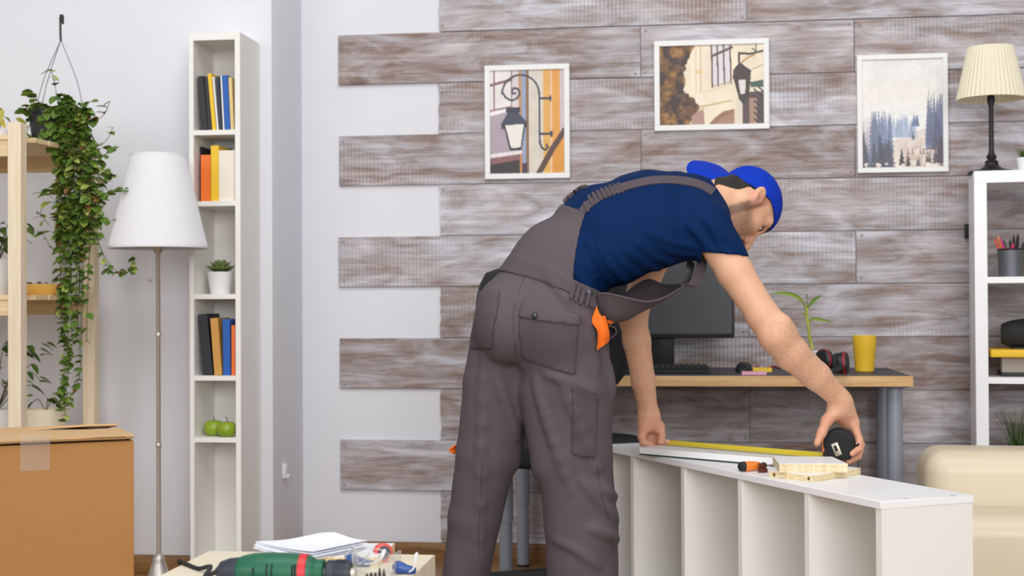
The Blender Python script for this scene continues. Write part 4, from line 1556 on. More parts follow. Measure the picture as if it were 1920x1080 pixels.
# the open bookcase and what stands in it are turned a little towards the room
PIV = Matrix.Translation((kx, YK0, 0))
TURN = PIV @ Matrix.Rotation(math.radians(-7.5), 4, 'Z') @ PIV.inverted()
for o in list(COL.objects):
    if o.parent is None and o.name.split('.')[0] in ('open_bookcase', 'table_lamp', 'pencil_holder', 'pencil', 'folder', 'black_book', 'storage_box',
                                                     'yellow_book', 'speaker', 'small_grass_pot', 'grass_plant'):
        slide = (o.location.y - YK0) * 0.13 if o.name.split('.')[0] in ('table_lamp', 'pencil_holder', 'pencil', 'small_grass_pot') else 0
        o.matrix_world = TURN @ Matrix.Translation(o.location - V((slide, 0, 0)))

# lucky bamboo on the desk
c = atY(1535, 688, 5.13); c.z = ZD
u2 = c.y / ray(1535, 688).y / F_PX
t = thing('bamboo_plant', c, 'bamboo shoot with slim leaves in a white pot on the desk', 'plant')
mb = MB(); mb.lathe([(15 * u2, 0), (16 * u2, 0.003), (21 * u2, 36 * u2), (19 * u2, 36 * u2), (18 * u2, 31 * u2), (0, 31 * u2)], c, 24)
mb.build('pot', POTW, t, smooth=True)
mb = MB(); mb.lathe([(18 * u2, 31.2 * u2), (0, 32 * u2)], c, 14)
mb.build('soil', SOIL, t)
BAM = mat('bamboo_stem', rgb(176, 178, 78), 0.45, var=0.15, vscale=25)
BAML = leafmat('bamboo_leaf', rgb(126, 156, 62), 0.15)
st = curve([P3(1524, 655, 5.13), P3(1519, 638, 5.13), P3(1516, 615, 5.12), P3(1513, 592, 5.12), P3(1512, 572, 5.12)], 18)
mb = MB(); mb.tube(st, [0.0062 - 0.00008 * k + (0.0012 if k % 5 == 0 else 0) for k in range(18)], 10)
mb.build('stem', BAM, t, smooth=True)


def blade(path, w, y):
    cv = curve([P3(px, py, y + dy) for px, py, dy in path], 10)
    rows = []
    for i, q in enumerate(cv):
        ww = w * math.sin(math.pi * (0.06 + 0.93 * i / 9)) ** 0.7 * 0.5
        rows.append([q + V((0, -ww * 0.5, -ww)), q + V((0, 0.0008, 0)), q + V((0, -ww * 0.5, ww))])
    m = MB(); m.sheet(rows, 0.0008)
    m.build('leaf', BAML, t, smooth=True)


blade([(1512, 585, 0), (1503, 563, -0.02), (1480, 551, -0.03), (1447, 550, -0.03)], 0.014, 5.12)
blade([(1512, 578, 0), (1514, 562, -0.01), (1511, 550, -0.02)], 0.022, 5.12)
blade([(1514, 577, 0), (1524, 565, -0.01), (1540, 554, -0.01)], 0.015, 5.12)
blade([(1517, 604, 0), (1524, 598, -0.01), (1542, 600, -0.02), (1561, 604, -0.03)], 0.011, 5.12)
blade([(1515, 592, 0), (1508, 590, -0.01), (1505, 586, -0.01)], 0.010, 5.12)

# ================================================================== CARDBOARD BOX
CARD = mat('brown_cardboard', rgb(166, 118, 66), 0.8, var=0.04, vscale=14, bump=0.06, bscale=300)
CARDL = mat('pale_cardboard', rgb(200, 164, 118), 0.8, var=0.05, vscale=14)
CARDE = mat('corrugated_edge', rgb(150, 112, 70), 0.9, stretch=(250, 250, 1), var=0.4, vscale=3)
bp0 = C(251, 826, 2.93)
BZ = bp0.z
ang = PSI + math.radians(23)
u_ax = V((math.cos(ang), math.sin(ang), 0))
v_ax = V((-math.sin(ang), math.cos(ang), 0))
BM = Matrix((u_ax, v_ax, V((0, 0, 1)))).transposed().to_4x4()
BM.translation = V((bp0.x, bp0.y, 0))
t = thing('cardboard_box', BM @ V((-0.28, 0.17, 0)), 'brown cardboard box with taped lid in the left foreground', 'box')
bwid, bdep, ct = 0.56, 0.36, 0.005
for x0, x1, y0, y1 in ((-bwid, 0, 0, ct), (-bwid, 0, bdep - ct, bdep), (-bwid, -bwid + ct, ct, bdep - ct), (-ct, 0, ct, bdep - ct)):
    mb = MB(); mb.box(x0, x1, y0, y1, 0.0, BZ, BM)
    mb.build('side_wall', CARD, t, bev=0.0015, seg=1)
mb = MB(); mb.box(-bwid + ct, -ct, ct, bdep - ct, 0.002, 0.008, BM)
mb.build('bottom', CARD, t)
# inner flap and outer flaps resting slightly open
mb = MB(); mb.box(-0.16, -0.008, 0.01, bdep - 0.01, BZ - 0.008, BZ - 0.003, BM)
mb.build('inner_flap', CARDL, t)


def flap(x0, x1, ya, yb, za, zb, zr, name='lid_flap'):
    rows = []
    for i in range(9):
        u = i / 8
        x = x0 + (x1 - x0) * u
        rise = zr * (0.35 + 0.65 * u * u)
        rows.append([BM @ V((x, ya + (yb - ya) * w, za + (zb - za) * w + rise * (1 - abs(w - 0.0)) * 0.5 + 0.002 * math.sin(9 * u + 3 * w))) for w in (0, 0.33, 0.66, 1)])
    m = MB(); m.sheet(rows, 0.0045)
    return m.build(name, [CARDL], t, smooth=False)


flap(-bwid, -0.001, -0.004, 0.20, BZ + 0.004, BZ + 0.010, 0.014)
flap(-bwid, -0.004, 0.205, bdep, BZ + 0.012, BZ + 0.004, 0.010)
mb = MB(); mb.box(-bwid, -0.001, -0.0055, -0.0035, BZ + 0.0045, BZ + 0.0085, BM)
mb.build('corrugated_edge', CARDE, t)
# clear tape over the edge
m_, nt_, b_ = newmat('clear_tape')
b_.inputs['Base Color'].default_value = (0.9, 0.86, 0.8, 1)
b_.inputs['Roughness'].default_value = 0.12
b_.inputs['Alpha'].default_value = 0.22
nz = nt_.nodes.new('ShaderNodeTexNoise'); nz.inputs['Scale'].default_value = 60
bpn = nt_.nodes.new('ShaderNodeBump'); bpn.inputs['Strength'].default_value = 0.8; bpn.inputs['Distance'].default_value = 0.004
nt_.links.new(nz.outputs['Fac'], bpn.inputs['Height']); nt_.links.new(bpn.outputs[0], b_.inputs['Normal'])
TAPE = m_
tx0, tx1 = -0.222, -0.165
rows = []
random.seed(2)
for (y, z) in ((-0.0012, BZ - 0.052), (-0.0012, BZ - 0.03), (-0.0014, BZ - 0.004), (-0.0065, BZ + 0.004), (-0.006, BZ + 0.013), (0.02, BZ + 0.0165), (0.05, BZ + 0.016)):
    rows.append([BM @ V((tx0 + (tx1 - tx0) * k / 6, y - random.uniform(0, 0.0008), z)) for k in range(7)])
mb = MB(); mb.sheet(rows)
mb.build('sticky_tape', TAPE, t, smooth=True, fixn=False)

# ================================================================== COFFEE TABLE AND TOOLS
ZT = 0.462
tb0, tb1 = atZ(390, 1033.5, ZT), atZ(817, 1039.5, ZT)
tyb = (tb0.y + tb1.y) / 2
BIRCH = wood('birch_laminate', rgb(234, 220, 192), rgb(241, 230, 206), 3, (0.5, 4, 4), 0.4)
txl, txr, tyf = tb0.x, tb1.x, tyb - 0.62
t = thing('coffee_table', ((txl + txr) / 2, (tyf + tyb) / 2, 0), 'pale birch side table holding the drill, papers and safety glasses', 'table')
mb = MB(); mb.box(txl, txr, tyf, tyb, ZT - 0.05, ZT)
mb.build('table_top', BIRCH, t, bev=0.0015, seg=1)
for x0 in (txl + 0.001, txr - 0.051):
    mb = MB(); mb.box(x0, x0 + 0.05, tyf + 0.001, tyb - 0.001, 0, ZT - 0.05)
    mb.build('side_panel', BIRCH, t)

# chipboard look: pale flakes
def chipboard_material():
    m, nt, b = newmat('chipboard')
    L, N = nt.links, nt.nodes
    tc = N.new('ShaderNodeTexCoord')
    vo = N.new('ShaderNodeTexVoronoi'); vo.inputs['Scale'].default_value = 260
    L.new(tc.outputs['Object'], vo.inputs['Vector'])
    nz = N.new('ShaderNodeTexNoise'); nz.inputs['Scale'].default_value = 90; nz.inputs['Detail'].default_value = 4
    L.new(tc.outputs['Object'], nz.inputs['Vector'])
    sp = N.new('ShaderNodeSeparateColor'); L.new(vo.outputs['Color'], sp.inputs[0])
    r = ramp(nt, [(0.0, rgb(168, 132, 78)), (0.25, rgb(214, 188, 140)), (0.7, rgb(232, 214, 174)), (1.0, rgb(240, 228, 198))])
    ad = N.new('ShaderNodeMath'); ad.operation = 'MULTIPLY_ADD'; ad.inputs[1].default_value = 0.6
    L.new(sp.outputs[0], ad.inputs[0]); 
    ml = N.new('ShaderNodeMath'); ml.operation = 'MULTIPLY'; ml.inputs[1].default_value = 0.5
    L.new(nz.outputs['Fac'], ml.inputs[0]); L.new(ml.outputs[0], ad.inputs[2])
    L.new(ad.outputs[0], r.inputs[0])
    L.new(r.outputs[0], b.inputs['Base Color'])
    b.inputs['Roughness'].default_value = 0.85
    bp = N.new('ShaderNodeBump'); bp.inputs['Strength'].default_value = 0.5; bp.inputs['Distance'].default_value = 0.002
    L.new(vo.outputs['Distance'], bp.inputs['Height']); L.new(bp.outputs[0], b.inputs['Normal'])
    return m


CHIP = chipboard_material()
HOLE = mat('drill_hole', rgb(92, 66, 36), 0.9)


def offcut(name, corners, z0, th, label, holes=(), group='chipboard offcuts'):
    """corners: four points around; white faced top, chip core"""
    cs = [V((c.x, c.y, 0)) for c in corners]
    ctr = sum(cs, V()) / 4
    tt = thing(name, (ctr.x, ctr.y, z0), label, 'board', group)
    m = MB(); m.hexa([c + V((0, 0, z0)) for c in cs] + [c + V((0, 0, z0 + th - 0.0008)) for c in cs])
    m.build('chip_core', CHIP, tt)
    m = MB(); m.hexa([c + V((0, 0, z0 + th - 0.0008)) for c in cs] + [c + V((0, 0, z0 + th)) for c in cs])
    m.build('white_face', M['white_lam'], tt)
    for (i, f) in holes:
        a, b = cs[i], cs[(i + 1) % 4]
        nrm = V((b.y - a.y, a.x - b.x, 0)).normalized()
        q = a.lerp(b, f) + V((0, 0, z0 + th * 0.45))
        m = MB(); m.lathe([(0.0001, 0), (0.0038, 0.0005)], q + nrm * 0.0002, 12, nrm.to_track_quat('Z', 'Y').to_matrix().to_4x4())
        m.build('dowel_hole', HOLE, tt)
    return tt


q0, q1 = atZ(560, 1062, ZT), atZ(708, 1062, ZT)
dd = V((0, 0.16, 0))
offcut('chipboard_offcut', [q0, q1, q1 + dd, q0 + dd], ZT + 0.0002, 0.019, 'chipboard offcut with dowel hole lying under the papers on the table', ((0, 0.30), (0, 0.93)))

# papers, fanned and slightly curled
PAPER = mat('white_paper', rgb(240, 242, 250), 0.75)
zp = ZT + 0.0205
pa, pb_, pc_, pd = atZ(476, 1034, zp + 0.004), atZ(585, 1046, zp + 0.004), atZ(688, 1028, zp), atZ(596, 1013, zp + 0.01)
t = thing('paper_stack', (pa + pc_) / 2, 'stack of white papers with fanned corners lying on the table', 'papers')
for k in range(7):
    rows = []
    sh_ = V((0.0012 * (k % 3), 0.003 * k - 0.009, 0.0016 * k))
    for i in range(9):
        u = i / 8
        row = []
        for j in range(7):
            v = j / 6
            a = pa.lerp(pb_, v) if False else None
            base = pa * (1 - u) * (1 - v) + pb_ * (1 - u) * v + pd * u * (1 - v) + pc_ * u * v
            lift = 0.012 * (1 - v) ** 2 * (1 - u) + 0.016 * math.exp(-((u - 0.95) / 0.35) ** 2 - ((v - 0.25) / 0.35) ** 2) + 0.004 * v * math.sin(k * 1.3)
            row.append(V((base.x, base.y, zp + 0.001 + lift)) + sh_ + V((0.002 * math.sin(k * 2.1) * v, 0, 0)))
        rows.append(row)
    m = MB(); m.sheet(rows, 0.0005)
    m.build('sheet', PAPER, t, smooth=True)

# drill
GREEN = mat('green_tool_plastic', rgb(22, 96, 68), 0.42, bump=0.05, bscale=300)
GRED = mat('red_tool_plastic', rgb(206, 48, 56), 0.4)
CHUCK = mat('dark_chuck_plastic', rgb(46, 50, 62), 0.5)
dz = ZT + 0.037
dA = C(412, 1072, 2.56); dB = C(662, 1073, 2.54)
da = V((dA.x, dA.y, dz)); db = V((dB.x, dB.y, dz))
ax = (db - da).normalized()
LEN_D = (db - da).length
Q = ax.to_track_quat('Z', 'Y').to_matrix().to_4x4()
Q.translation = da
t = thing('power_drill', (da.x, da.y, ZT), 'green corded power drill with dark chuck lying on the table', 'drill')
k_ = LEN_D / 250.0


def drill_part(name, prof, mt, n=28, par=None, squash=None):
    m = MB(); m.lathe([(r * k_, z * k_) for r, z in prof], (0, 0, 0), n, Q @ (squash or Matrix.Identity(4)))
    return m.build(name, mt, par or t, smooth=True, angle=35)


drill_part('rear_grip', [(6, -8), (10, -4), (19, 2), (25, 18), (27, 36)], CHUCK)
body = drill_part('housing', [(25, 33), (31, 46), (35, 66), (36.5, 90), (36, 130), (33, 158), (31, 172), (24, 182), (24.5, 196), (22, 197)], GREEN)
drill_part('mode_ring', [(34.6, 152), (35.4, 153), (34.2, 166), (33.2, 167)], GRED)
drill_part('spindle', [(11, 196), (11, 202)], M['steel'])
ck = drill_part('chuck', [(20, 200), (23.5, 203), (24, 214), (23, 216), (24.2, 218), (23.2, 240), (20, 247)], CHUCK)
for a in np.linspace(0, 2 * math.pi, 24, endpoint=False):
    m = MB()
    m.box(-0.0009, 0.0009, 24.0 * k_, 24.8 * k_, 219 * k_, 238 * k_, Q @ Matrix.Rotation(a, 4, 'Z'))
    m.build('grip_rib', CHUCK, ck)
drill_part('chuck_jaw', [(10, 246), (10, 250), (6, 256), (2, 257)], M['steel'])
# air slots and shell seam as raised and sunk shapes
toc = Q.to_3x3().inverted() @ (CAM_O - da)
SLOT_F = math.atan2(toc.y, toc.x)
SLOT = mat('dark_slot', rgb(10, 22, 18), 0.8)
for zz, ln in ((72, 14), (97, 26), (106, 26), (144, 22), (149, 24)):
    rr = 35.6 if zz < 130 else 35.0
    m = MB()
    for s_ in np.linspace(-1, 1, 7)[:-1]:
        a0, a1 = math.radians(s_ * ln), math.radians((s_ + 1 / 3) * ln)
        # slot on the side that faces the camera
        f = SLOT_F
        pts = [Q @ V((rr * k_ * math.cos(f + a) * sc_, rr * k_ * math.sin(f + a) * sc_, (zz + w) * k_)) for sc_ in (0.98, 1.028) for a, w in ((a0, -1.3), (a1, -1.3), (a1, 1.3), (a0, 1.3))]
        m.hexa(pts)
    m.build('air_slot', SLOT, body)
# handle pointing down along the table, towards the viewer
hd = V((0.25, -0.96, 0)).normalized()
h0 = da + ax * (70 * k_) + V((0, 0, -0.012))
m = MB(); m.tube(curve([h0, h0 + hd * 0.06 + V((0, 0, -0.006)), h0 + hd * 0.13 + V((0, 0, -0.012)) - ax * 0.012], 12), [0.022 - 0.0003 * i for i in range(12)], 16, flat=0.85)
m.build('handle', GREEN, t, smooth=True)
cord = [da - ax * 0.006, da - ax * 0.03 + V((0, 0.01, -0.010))] + [atZ(x, y, ZT + 0.0045) for x, y in ((395, 1074), (372, 1066), (350, 1058), (336, 1053))]
cord[2].z += 0.012
end = atZ(322, 1060, ZT + 0.0045)
cord += [V((txl - 0.012, end.y + 0.06, ZT - 0.01)), V((txl - 0.02, end.y + 0.04, ZT - 0.12)), V((txl - 0.03, end.y, 0.02))]
m = MB(); m.tube(curve(cord, 60), 0.0042, 8)
m.build('power_cord', M['black_soft'], t, smooth=True)

# safety glasses: two blue hinges, white temples, clear lens
CLEAR, nt_, b_ = newmat('clear_plastic')
b_.inputs['Base Color'].default_value = (0.95, 0.96, 0.97, 1)
b_.inputs['Roughness'].default_value = 0.08
b_.inputs['Transmission Weight'].default_value = 0.9
b_.inputs['IOR'].default_value = 1.2
WPL = mat('white_soft_plastic', rgb(226, 224, 222), 0.4)
BLUE = mat('blue_plastic', rgb(34, 76, 150), 0.35)
g0 = atZ(664, 1060, ZT)
t = thing('safety_glasses', g0, 'clear safety glasses with blue hinges and white temples on the table', 'glasses')
g1 = atZ(752, 1072, ZT)
# lens: a wrap-around shield between the hinges, towards the viewer
gm = (g0 + g1) / 2 + V((0, -0.085, 0))
arc = curve([g0 + V((0, -0.004, 0.016)), g0 + V((0.012, -0.06, 0.016)), gm + V((0, 0, 0.02)), g1 + V((-0.012, -0.06, 0.016)), g1 + V((0, -0.004, 0.016))], 24)
m = MB(); m.sheet([[p_ + V((0, 0, dz_)) for dz_ in (-0.012, 0.004, 0.016, 0.026)] for p_ in arc], 0.0018)
m.build('lens', CLEAR, t, smooth=True)
side = curve([atZ(650, 1056, ZT + 0.012), C(648, 1040, 2.72), C(660, 1030, 2.72), C(668, 1040, 2.72), C(671, 1056, 2.70), C(681, 1054, 2.70), C(690, 1040, 2.72)], 24)
m = MB(); m.sheet([[p_ + V((0, 0.006, 0.0)), p_ + V((0, -0.006, 0))] for p_ in side], 0.0015)
m.build('side_shield', CLEAR, t, smooth=True)


def hinge(px, py, L_, flip=1):
    p_ = atZ(px, py, ZT)
    M_ = Matrix.Translation(p_)
    m = MB()
    m.tube(curve([p_ + V((-L_ * 0.5, 0, 0.014)), p_ + V((-L_ * 0.2, 0, 0.012)), p_ + V((L_ * 0.2, 0, 0.008)), p_ + V((L_ * 0.5, 0.0, 0.007))], 10),
           [0.004, 0.010, 0.0125, 0.012, 0.011, 0.009, 0.0085, 0.008, 0.007, 0.005], 12)
    return m.build('hinge', BLUE, t, smooth=True)


hinge(670, 1062, 0.05)
hinge(758, 1076, 0.045)
tmp = curve([C(684, 1058, 2.70), C(700, 1055, 2.71), C(714, 1047, 2.73), C(719, 1036, 2.75), C(721, 1030, 2.76)], 16)
m = MB(); m.tube(tmp, [0.0028] * 8 + [0.0033, 0.0038, 0.0042, 0.0046, 0.0046, 0.0042, 0.0036, 0.002], 8, flat=0.6)
m.build('temple', WPL, t, smooth=True)
tmp = curve([C(768, 1072, 2.66), C(775, 1066, 2.68), C(779, 1052, 2.72), C(780, 1042, 2.74), C(782, 1036, 2.75)], 16)
m = MB(); m.tube(tmp, [0.002] * 8 + [0.0026, 0.003, 0.0034, 0.0036, 0.0036, 0.0034, 0.003, 0.002], 8, flat=0.6)
m.build('temple', WPL, t, smooth=True)
strap_ = curve([C(690, 1040, 2.76), C(696, 1031, 2.77), C(712, 1030, 2.78), C(730, 1040, 2.77), C(740, 1052, 2.73), C(741, 1066, 2.69), C(734, 1076, 2.64)], 28)
m = MB(); m.tube(strap_, 0.0013, 8)
m.build('cord', CLEAR, t, smooth=True)

# small red tape measure with grey face
rc = atZ(718, 1053, ZT)
t = thing('small_tape_measure', rc, 'small red tape measure with grey face standing behind the safety glasses', 'tape measure')
cc = rc + V((0, 0, 0.0185))
fx = V((0.45, -0.88, 0.12))
m = MB(); disc(m, cc, fx, [(0.015, -0.012), (0.0185, -0.009), (0.0185, 0.009), (0.015, 0.012)], 28)
m.build('case', mat('coral_red_plastic', rgb(226, 84, 72), 0.4), t, smooth=True)
m = MB(); disc(m, cc + fx.normalized() * 0.0115, fx, [(0.0135, 0), (0.0130, 0.0016), (0.0, 0.0018)], 24)
m.build('face_disc', mat('grey_rubber', rgb(74, 76, 84), 0.6), t, smooth=True)

# screwdriver bits in their holder
bc = atZ(705, 1107, ZT)
t = thing('bit_holder', bc, 'dark strip holding screwdriver bits on the table beside the drill chuck', 'bit holder')
m = MB(); m.box(bc.x - 0.022, bc.x + 0.022, bc.y - 0.008, bc.y + 0.008, ZT + 0.0002, ZT + 0.012)
m.build('strip', CHUCK, t, bev=0.002)
BIT = mat('steel_bit', rgb(96, 92, 92), 0.35, 0.8)
names = ['leftmost wide', 'second', 'middle', 'tall pointed', 'rightmost thin pointed']
for i, nm in enumerate(names):
    bx_ = bc.x - 0.0165 + i * 0.0078
    hgt = (0.026, 0.028, 0.028, 0.033, 0.031)[i]
    tb = thing('screwdriver_bit', (bx_, bc.y, ZT + 0.012), '%s steel screwdriver bit in the holder strip' % nm, 'bit', 'screwdriver bits on the table')
    m = MB(); m.tube([(bx_, bc.y, ZT + 0.0121), (bx_, bc.y, ZT + hgt)], 0.0032, 6)
    m.build('shank', BIT, tb)
    m = MB(); m.tube([(bx_, bc.y, ZT + hgt), (bx_, bc.y, ZT + hgt + (0.004 if i < 3 else 0.008))], [0.0026, 0.002 if i < 3 else 0.0010], 6)
    m.build('bit_tip', BIT, tb)

# ================================================================== THE WHITE BOOKCASE LYING ON ITS SIDE
A = C(1651, 940.5, 3.05)
ZS = A.z
E_ = atZ(1142, 837, ZS)
lax = (E_ - A); lax.z = 0; lax.normalize()
sax = V((lax.y, -lax.x, 0))
if sax.x < 0:
    sax = -sax
DW = (atZ(1837, 930.3, ZS) - A).length
TH = 0.0165
LM = Matrix((lax, sax, V((0, 0, 1)))).transposed().to_4x4()
LM.translation = V((A.x, A.y, 0))


def along(px):                      # distance along the front edge at a pixel column
    r = ray(px, 900)
    # solve A + s*lax = CAM_O + k*r  in the plane
    a11, a12, a21, a22 = lax.x, -r.x, lax.y, -r.y
    b1, b2 = CAM_O.x - A.x, CAM_O.y - A.y
    det = a11 * a22 - a12 * a21
    return (b1 * a22 - a12 * b2) / det


LT = 1.38
t = thing('white_bookcase', LM @ V((LT / 2, DW / 2, 0)), 'white bookcase unit lying on its side, being assembled by the man', 'bookcase')
mb = MB(); mb.box(0, LT, 0, DW, ZS - TH, ZS, LM)
mb.build('top_side_panel', M['white_lam'], t, bev=0.0008, seg=1)
mb = MB(); mb.box(0.001, LT, 0.002, DW, 0.002, TH, LM)
mb.build('bottom_side_panel', M['white_lam'], t)
ZB_ = ZS - TH
mb = MB(); mb.box(0.001, 0.021, 0.003, DW - 0.004, TH, ZB_, LM)
mb.build('end_panel', M['white_case'], t)
mb = MB(); mb.box(LT - 0.02, LT - 0.001, 0.003, DW - 0.004, TH, ZB_, LM)
mb.build('end_panel', M['white_case'], t)
for px in (1510, 1385, 1278):
    s0 = along(px)
    mb = MB(); mb.box(s0 - 0.009, s0 + 0.009, 0.003, DW - 0.006, TH, ZB_, LM)
    mb.build('divider', M['white_case'], t)
s0 = along(1278) + (along(1278) - along(1385)) * 1.02
mb = MB(); mb.box(s0 - 0.009, s0 + 0.009, 0.003, DW - 0.006, TH, ZB_, LM)
mb.build('divider', M['white_case'], t)
zz = [TH] + [ZB_ * f for f in (0.2, 0.45, 0.7)] + [ZB_]
for a, b in zip(zz[:-1], zz[1:]):
    mb = MB(); mb.box(0.021, LT - 0.02, DW - 0.004, DW - 0.001, a + 0.0006, b - 0.0006, LM)
    mb.build('back_slat', M['white_case'], t)
SCR = mat('dark_cam_screw', rgb(120, 122, 128), 0.4, 0.6)
for s_, w_ in ((0.015, 0.075), (0.012, 0.08), (0.014, DW - 0.05), (0.012, DW - 0.045), (along(1238), 0.045)):
    mb = MB(); mb.lathe([(0.0026, 0.0), (0.002, 0.0006)], LM @ V((s_, w_, ZS)), 10)
    mb.build('screw', SCR, t)

# loose white board lying on top
zb1 = ZS + 0.020
def flat(p): return V((p.x, p.y, 0))
n0, n1 = flat(atZ(1198.5, 838.5, ZS + 0.022)), flat(atZ(1447, 859, ZS + 0.022))
bd = (n1 - n0).normalized()
bn = V((-bd.y, bd.x, 0))
if bn.y < 0:
    bn = -bn
BL_, BW_ = 0.50, 0.215
zlo = 0.001
corn = [n0, n0 + bd * BL_, n0 + bd * BL_ + bn * BW_, n0 + bn * BW_]
t = thing('loose_shelf_board', corn[0] + V((0, 0, ZS)), 'white loose board lying on the bookcase under the tape blade', 'board')
lift = lambda c: 0.0
zA, zB2 = ZS + 0.004, ZS + 0.022
m = MB(); m.hexa([c + V((0, 0, zA)) for c in corn] + [c + V((0, 0, zB2)) for c in corn])
m.build('panel', M['white_lam'], t, bev=0.0008, seg=1)
m = MB(); m.hexa([c + V((0, 0, ZS + 0.0004)) for c in corn] + [c + V((0, 0, zA)) for c in corn])
m.build('felt_strip', mat('dark_green_felt', rgb(40, 66, 58), 0.9), t)
ZBRD = zB2

# chipboard offcuts stacked at the near end
def quad(ps, z):
    return [atZ(x, y, z) for x, y in ps]


lo = quad(((1442, 893), (1527, 902.5), (1614, 888), (1540, 879)), ZS + 0.002)
offcut('chipboard_offcut', lo, ZS + 0.0004, 0.0155, 'lowest chipboard offcut with two dowel holes on the bookcase', ((0, 0.12), (0, 0.88)))
z2 = ZS + 0.0162
mi = quad(((1461, 886), (1590, 886), (1560, 872), (1449, 871)), z2)
offcut('chipboard_offcut', mi, z2, 0.0098, 'middle chipboard offcut in the stack of three on the bookcase')
z3 = z2 + 0.0101
up = quad(((1461, 878), (1590, 878), (1560, 863), (1448, 862)), z3)
up = [a.lerp(b, 0.0) for a, b in zip(mi, mi)]
offcut('chipboard_offcut', up, z3, 0.0112, 'topmost chipboard offcut in the stack of three on the bookcase')

# screwdriver with orange handle
ORG = mat('orange_plastic', rgb(238, 134, 52), 0.4)
sA, sB = C(1385, 876, 3.33), C(1425, 873, 3.40)
zc_ = ZS + 0.0135
sA = V((*flat(atZ(1385, 875, zc_)).xy, zc_)); sB = V((*flat(atZ(1424, 873, zc_)).xy, zc_))
ax = (sB - sA).normalized()
Q2 = ax.to_track_quat('Z', 'Y').to_matrix().to_4x4(); Q2.translation = sA
LL = (sB - sA).length
t = thing('screwdriver', (sA.x, sA.y, ZS), 'screwdriver with orange handle and black butt lying on the bookcase', 'screwdriver')
r_ = 0.0128
m = MB(); m.lathe([(r_ * 0.45, 0), (r_ * 0.86, LL * 0.06), (r_ * 0.97, LL * 0.2), (r_ * 0.99, LL * 0.27)], (0, 0, 0), 20, Q2)
m.build('butt_cap', M['black_soft'], t, smooth=True)
m = MB(); m.lathe([(r_ * 0.98, LL * 0.27), (r_, LL * 0.5), (r_ * 0.9, LL * 0.8), (r_ * 0.72, LL), (r_ * 0.6, LL * 1.02)], (0, 0, 0), 20, Q2)
m.build('handle', ORG, t, smooth=True)
m = MB(); m.lathe([(r_ * 0.55, LL * 1.02), (r_ * 0.5, LL * 1.15), (r_ * 0.68, LL * 1.18), (r_ * 0.5, LL * 1.3)], (0, 0, 0), 16, Q2)
m.build('collar', M['black_soft'], t, smooth=True)
m = MB(); m.lathe([(0.0022, LL * 1.3), (0.0022, LL * 2.4)], (0, 0, 0), 10, Q2)
m.build('blade', M['steel'], t, smooth=True)
# small brown clear clip box beside it
c0 = atZ(1430, 886, ZS)
t = thing('plastic_clip', c0, 'small brown plastic clip between the screwdriver and chipboard', 'clip')
BRN = mat('translucent_brown_plastic', rgb(92, 44, 36), 0.25, trans=0.15)
Rz_ = Matrix.Translation(c0) @ Matrix.Rotation(0.3, 4, 'Z')
m = MB(); m.box(-0.011, 0.011, -0.007, 0.007, 0.0003, 0.011, Rz_)
m.build('lower_block', BRN, t, bev=0.001, seg=1)
m = MB(); m.box(-0.009, 0.007, -0.002, 0.010, 0.0112, 0.023, Rz_)
m.build('upper_block', BRN, t, bev=0.001, seg=1)

# ================================================================== THE MAN
# Signed-distance modelling: limbs are tapered, blended segments; the surface is extracted as one mesh.
CX = CAM_R @ V((1, 0, 0)); CDN = CAM_R @ V((0, -1, 0)); CAW = CAM_R @ V((0, 0, -1))
CRN = np.array(CAM_R.transposed())


def cv(x, y, z):                     # direction: right, down, away (as the photographer stands) -> world unit vector
    return (CX * x + CDN * y + CAW * z).normalized()


def A3(v):
    return np.array((v[0], v[1], v[2]), dtype=np.float32)


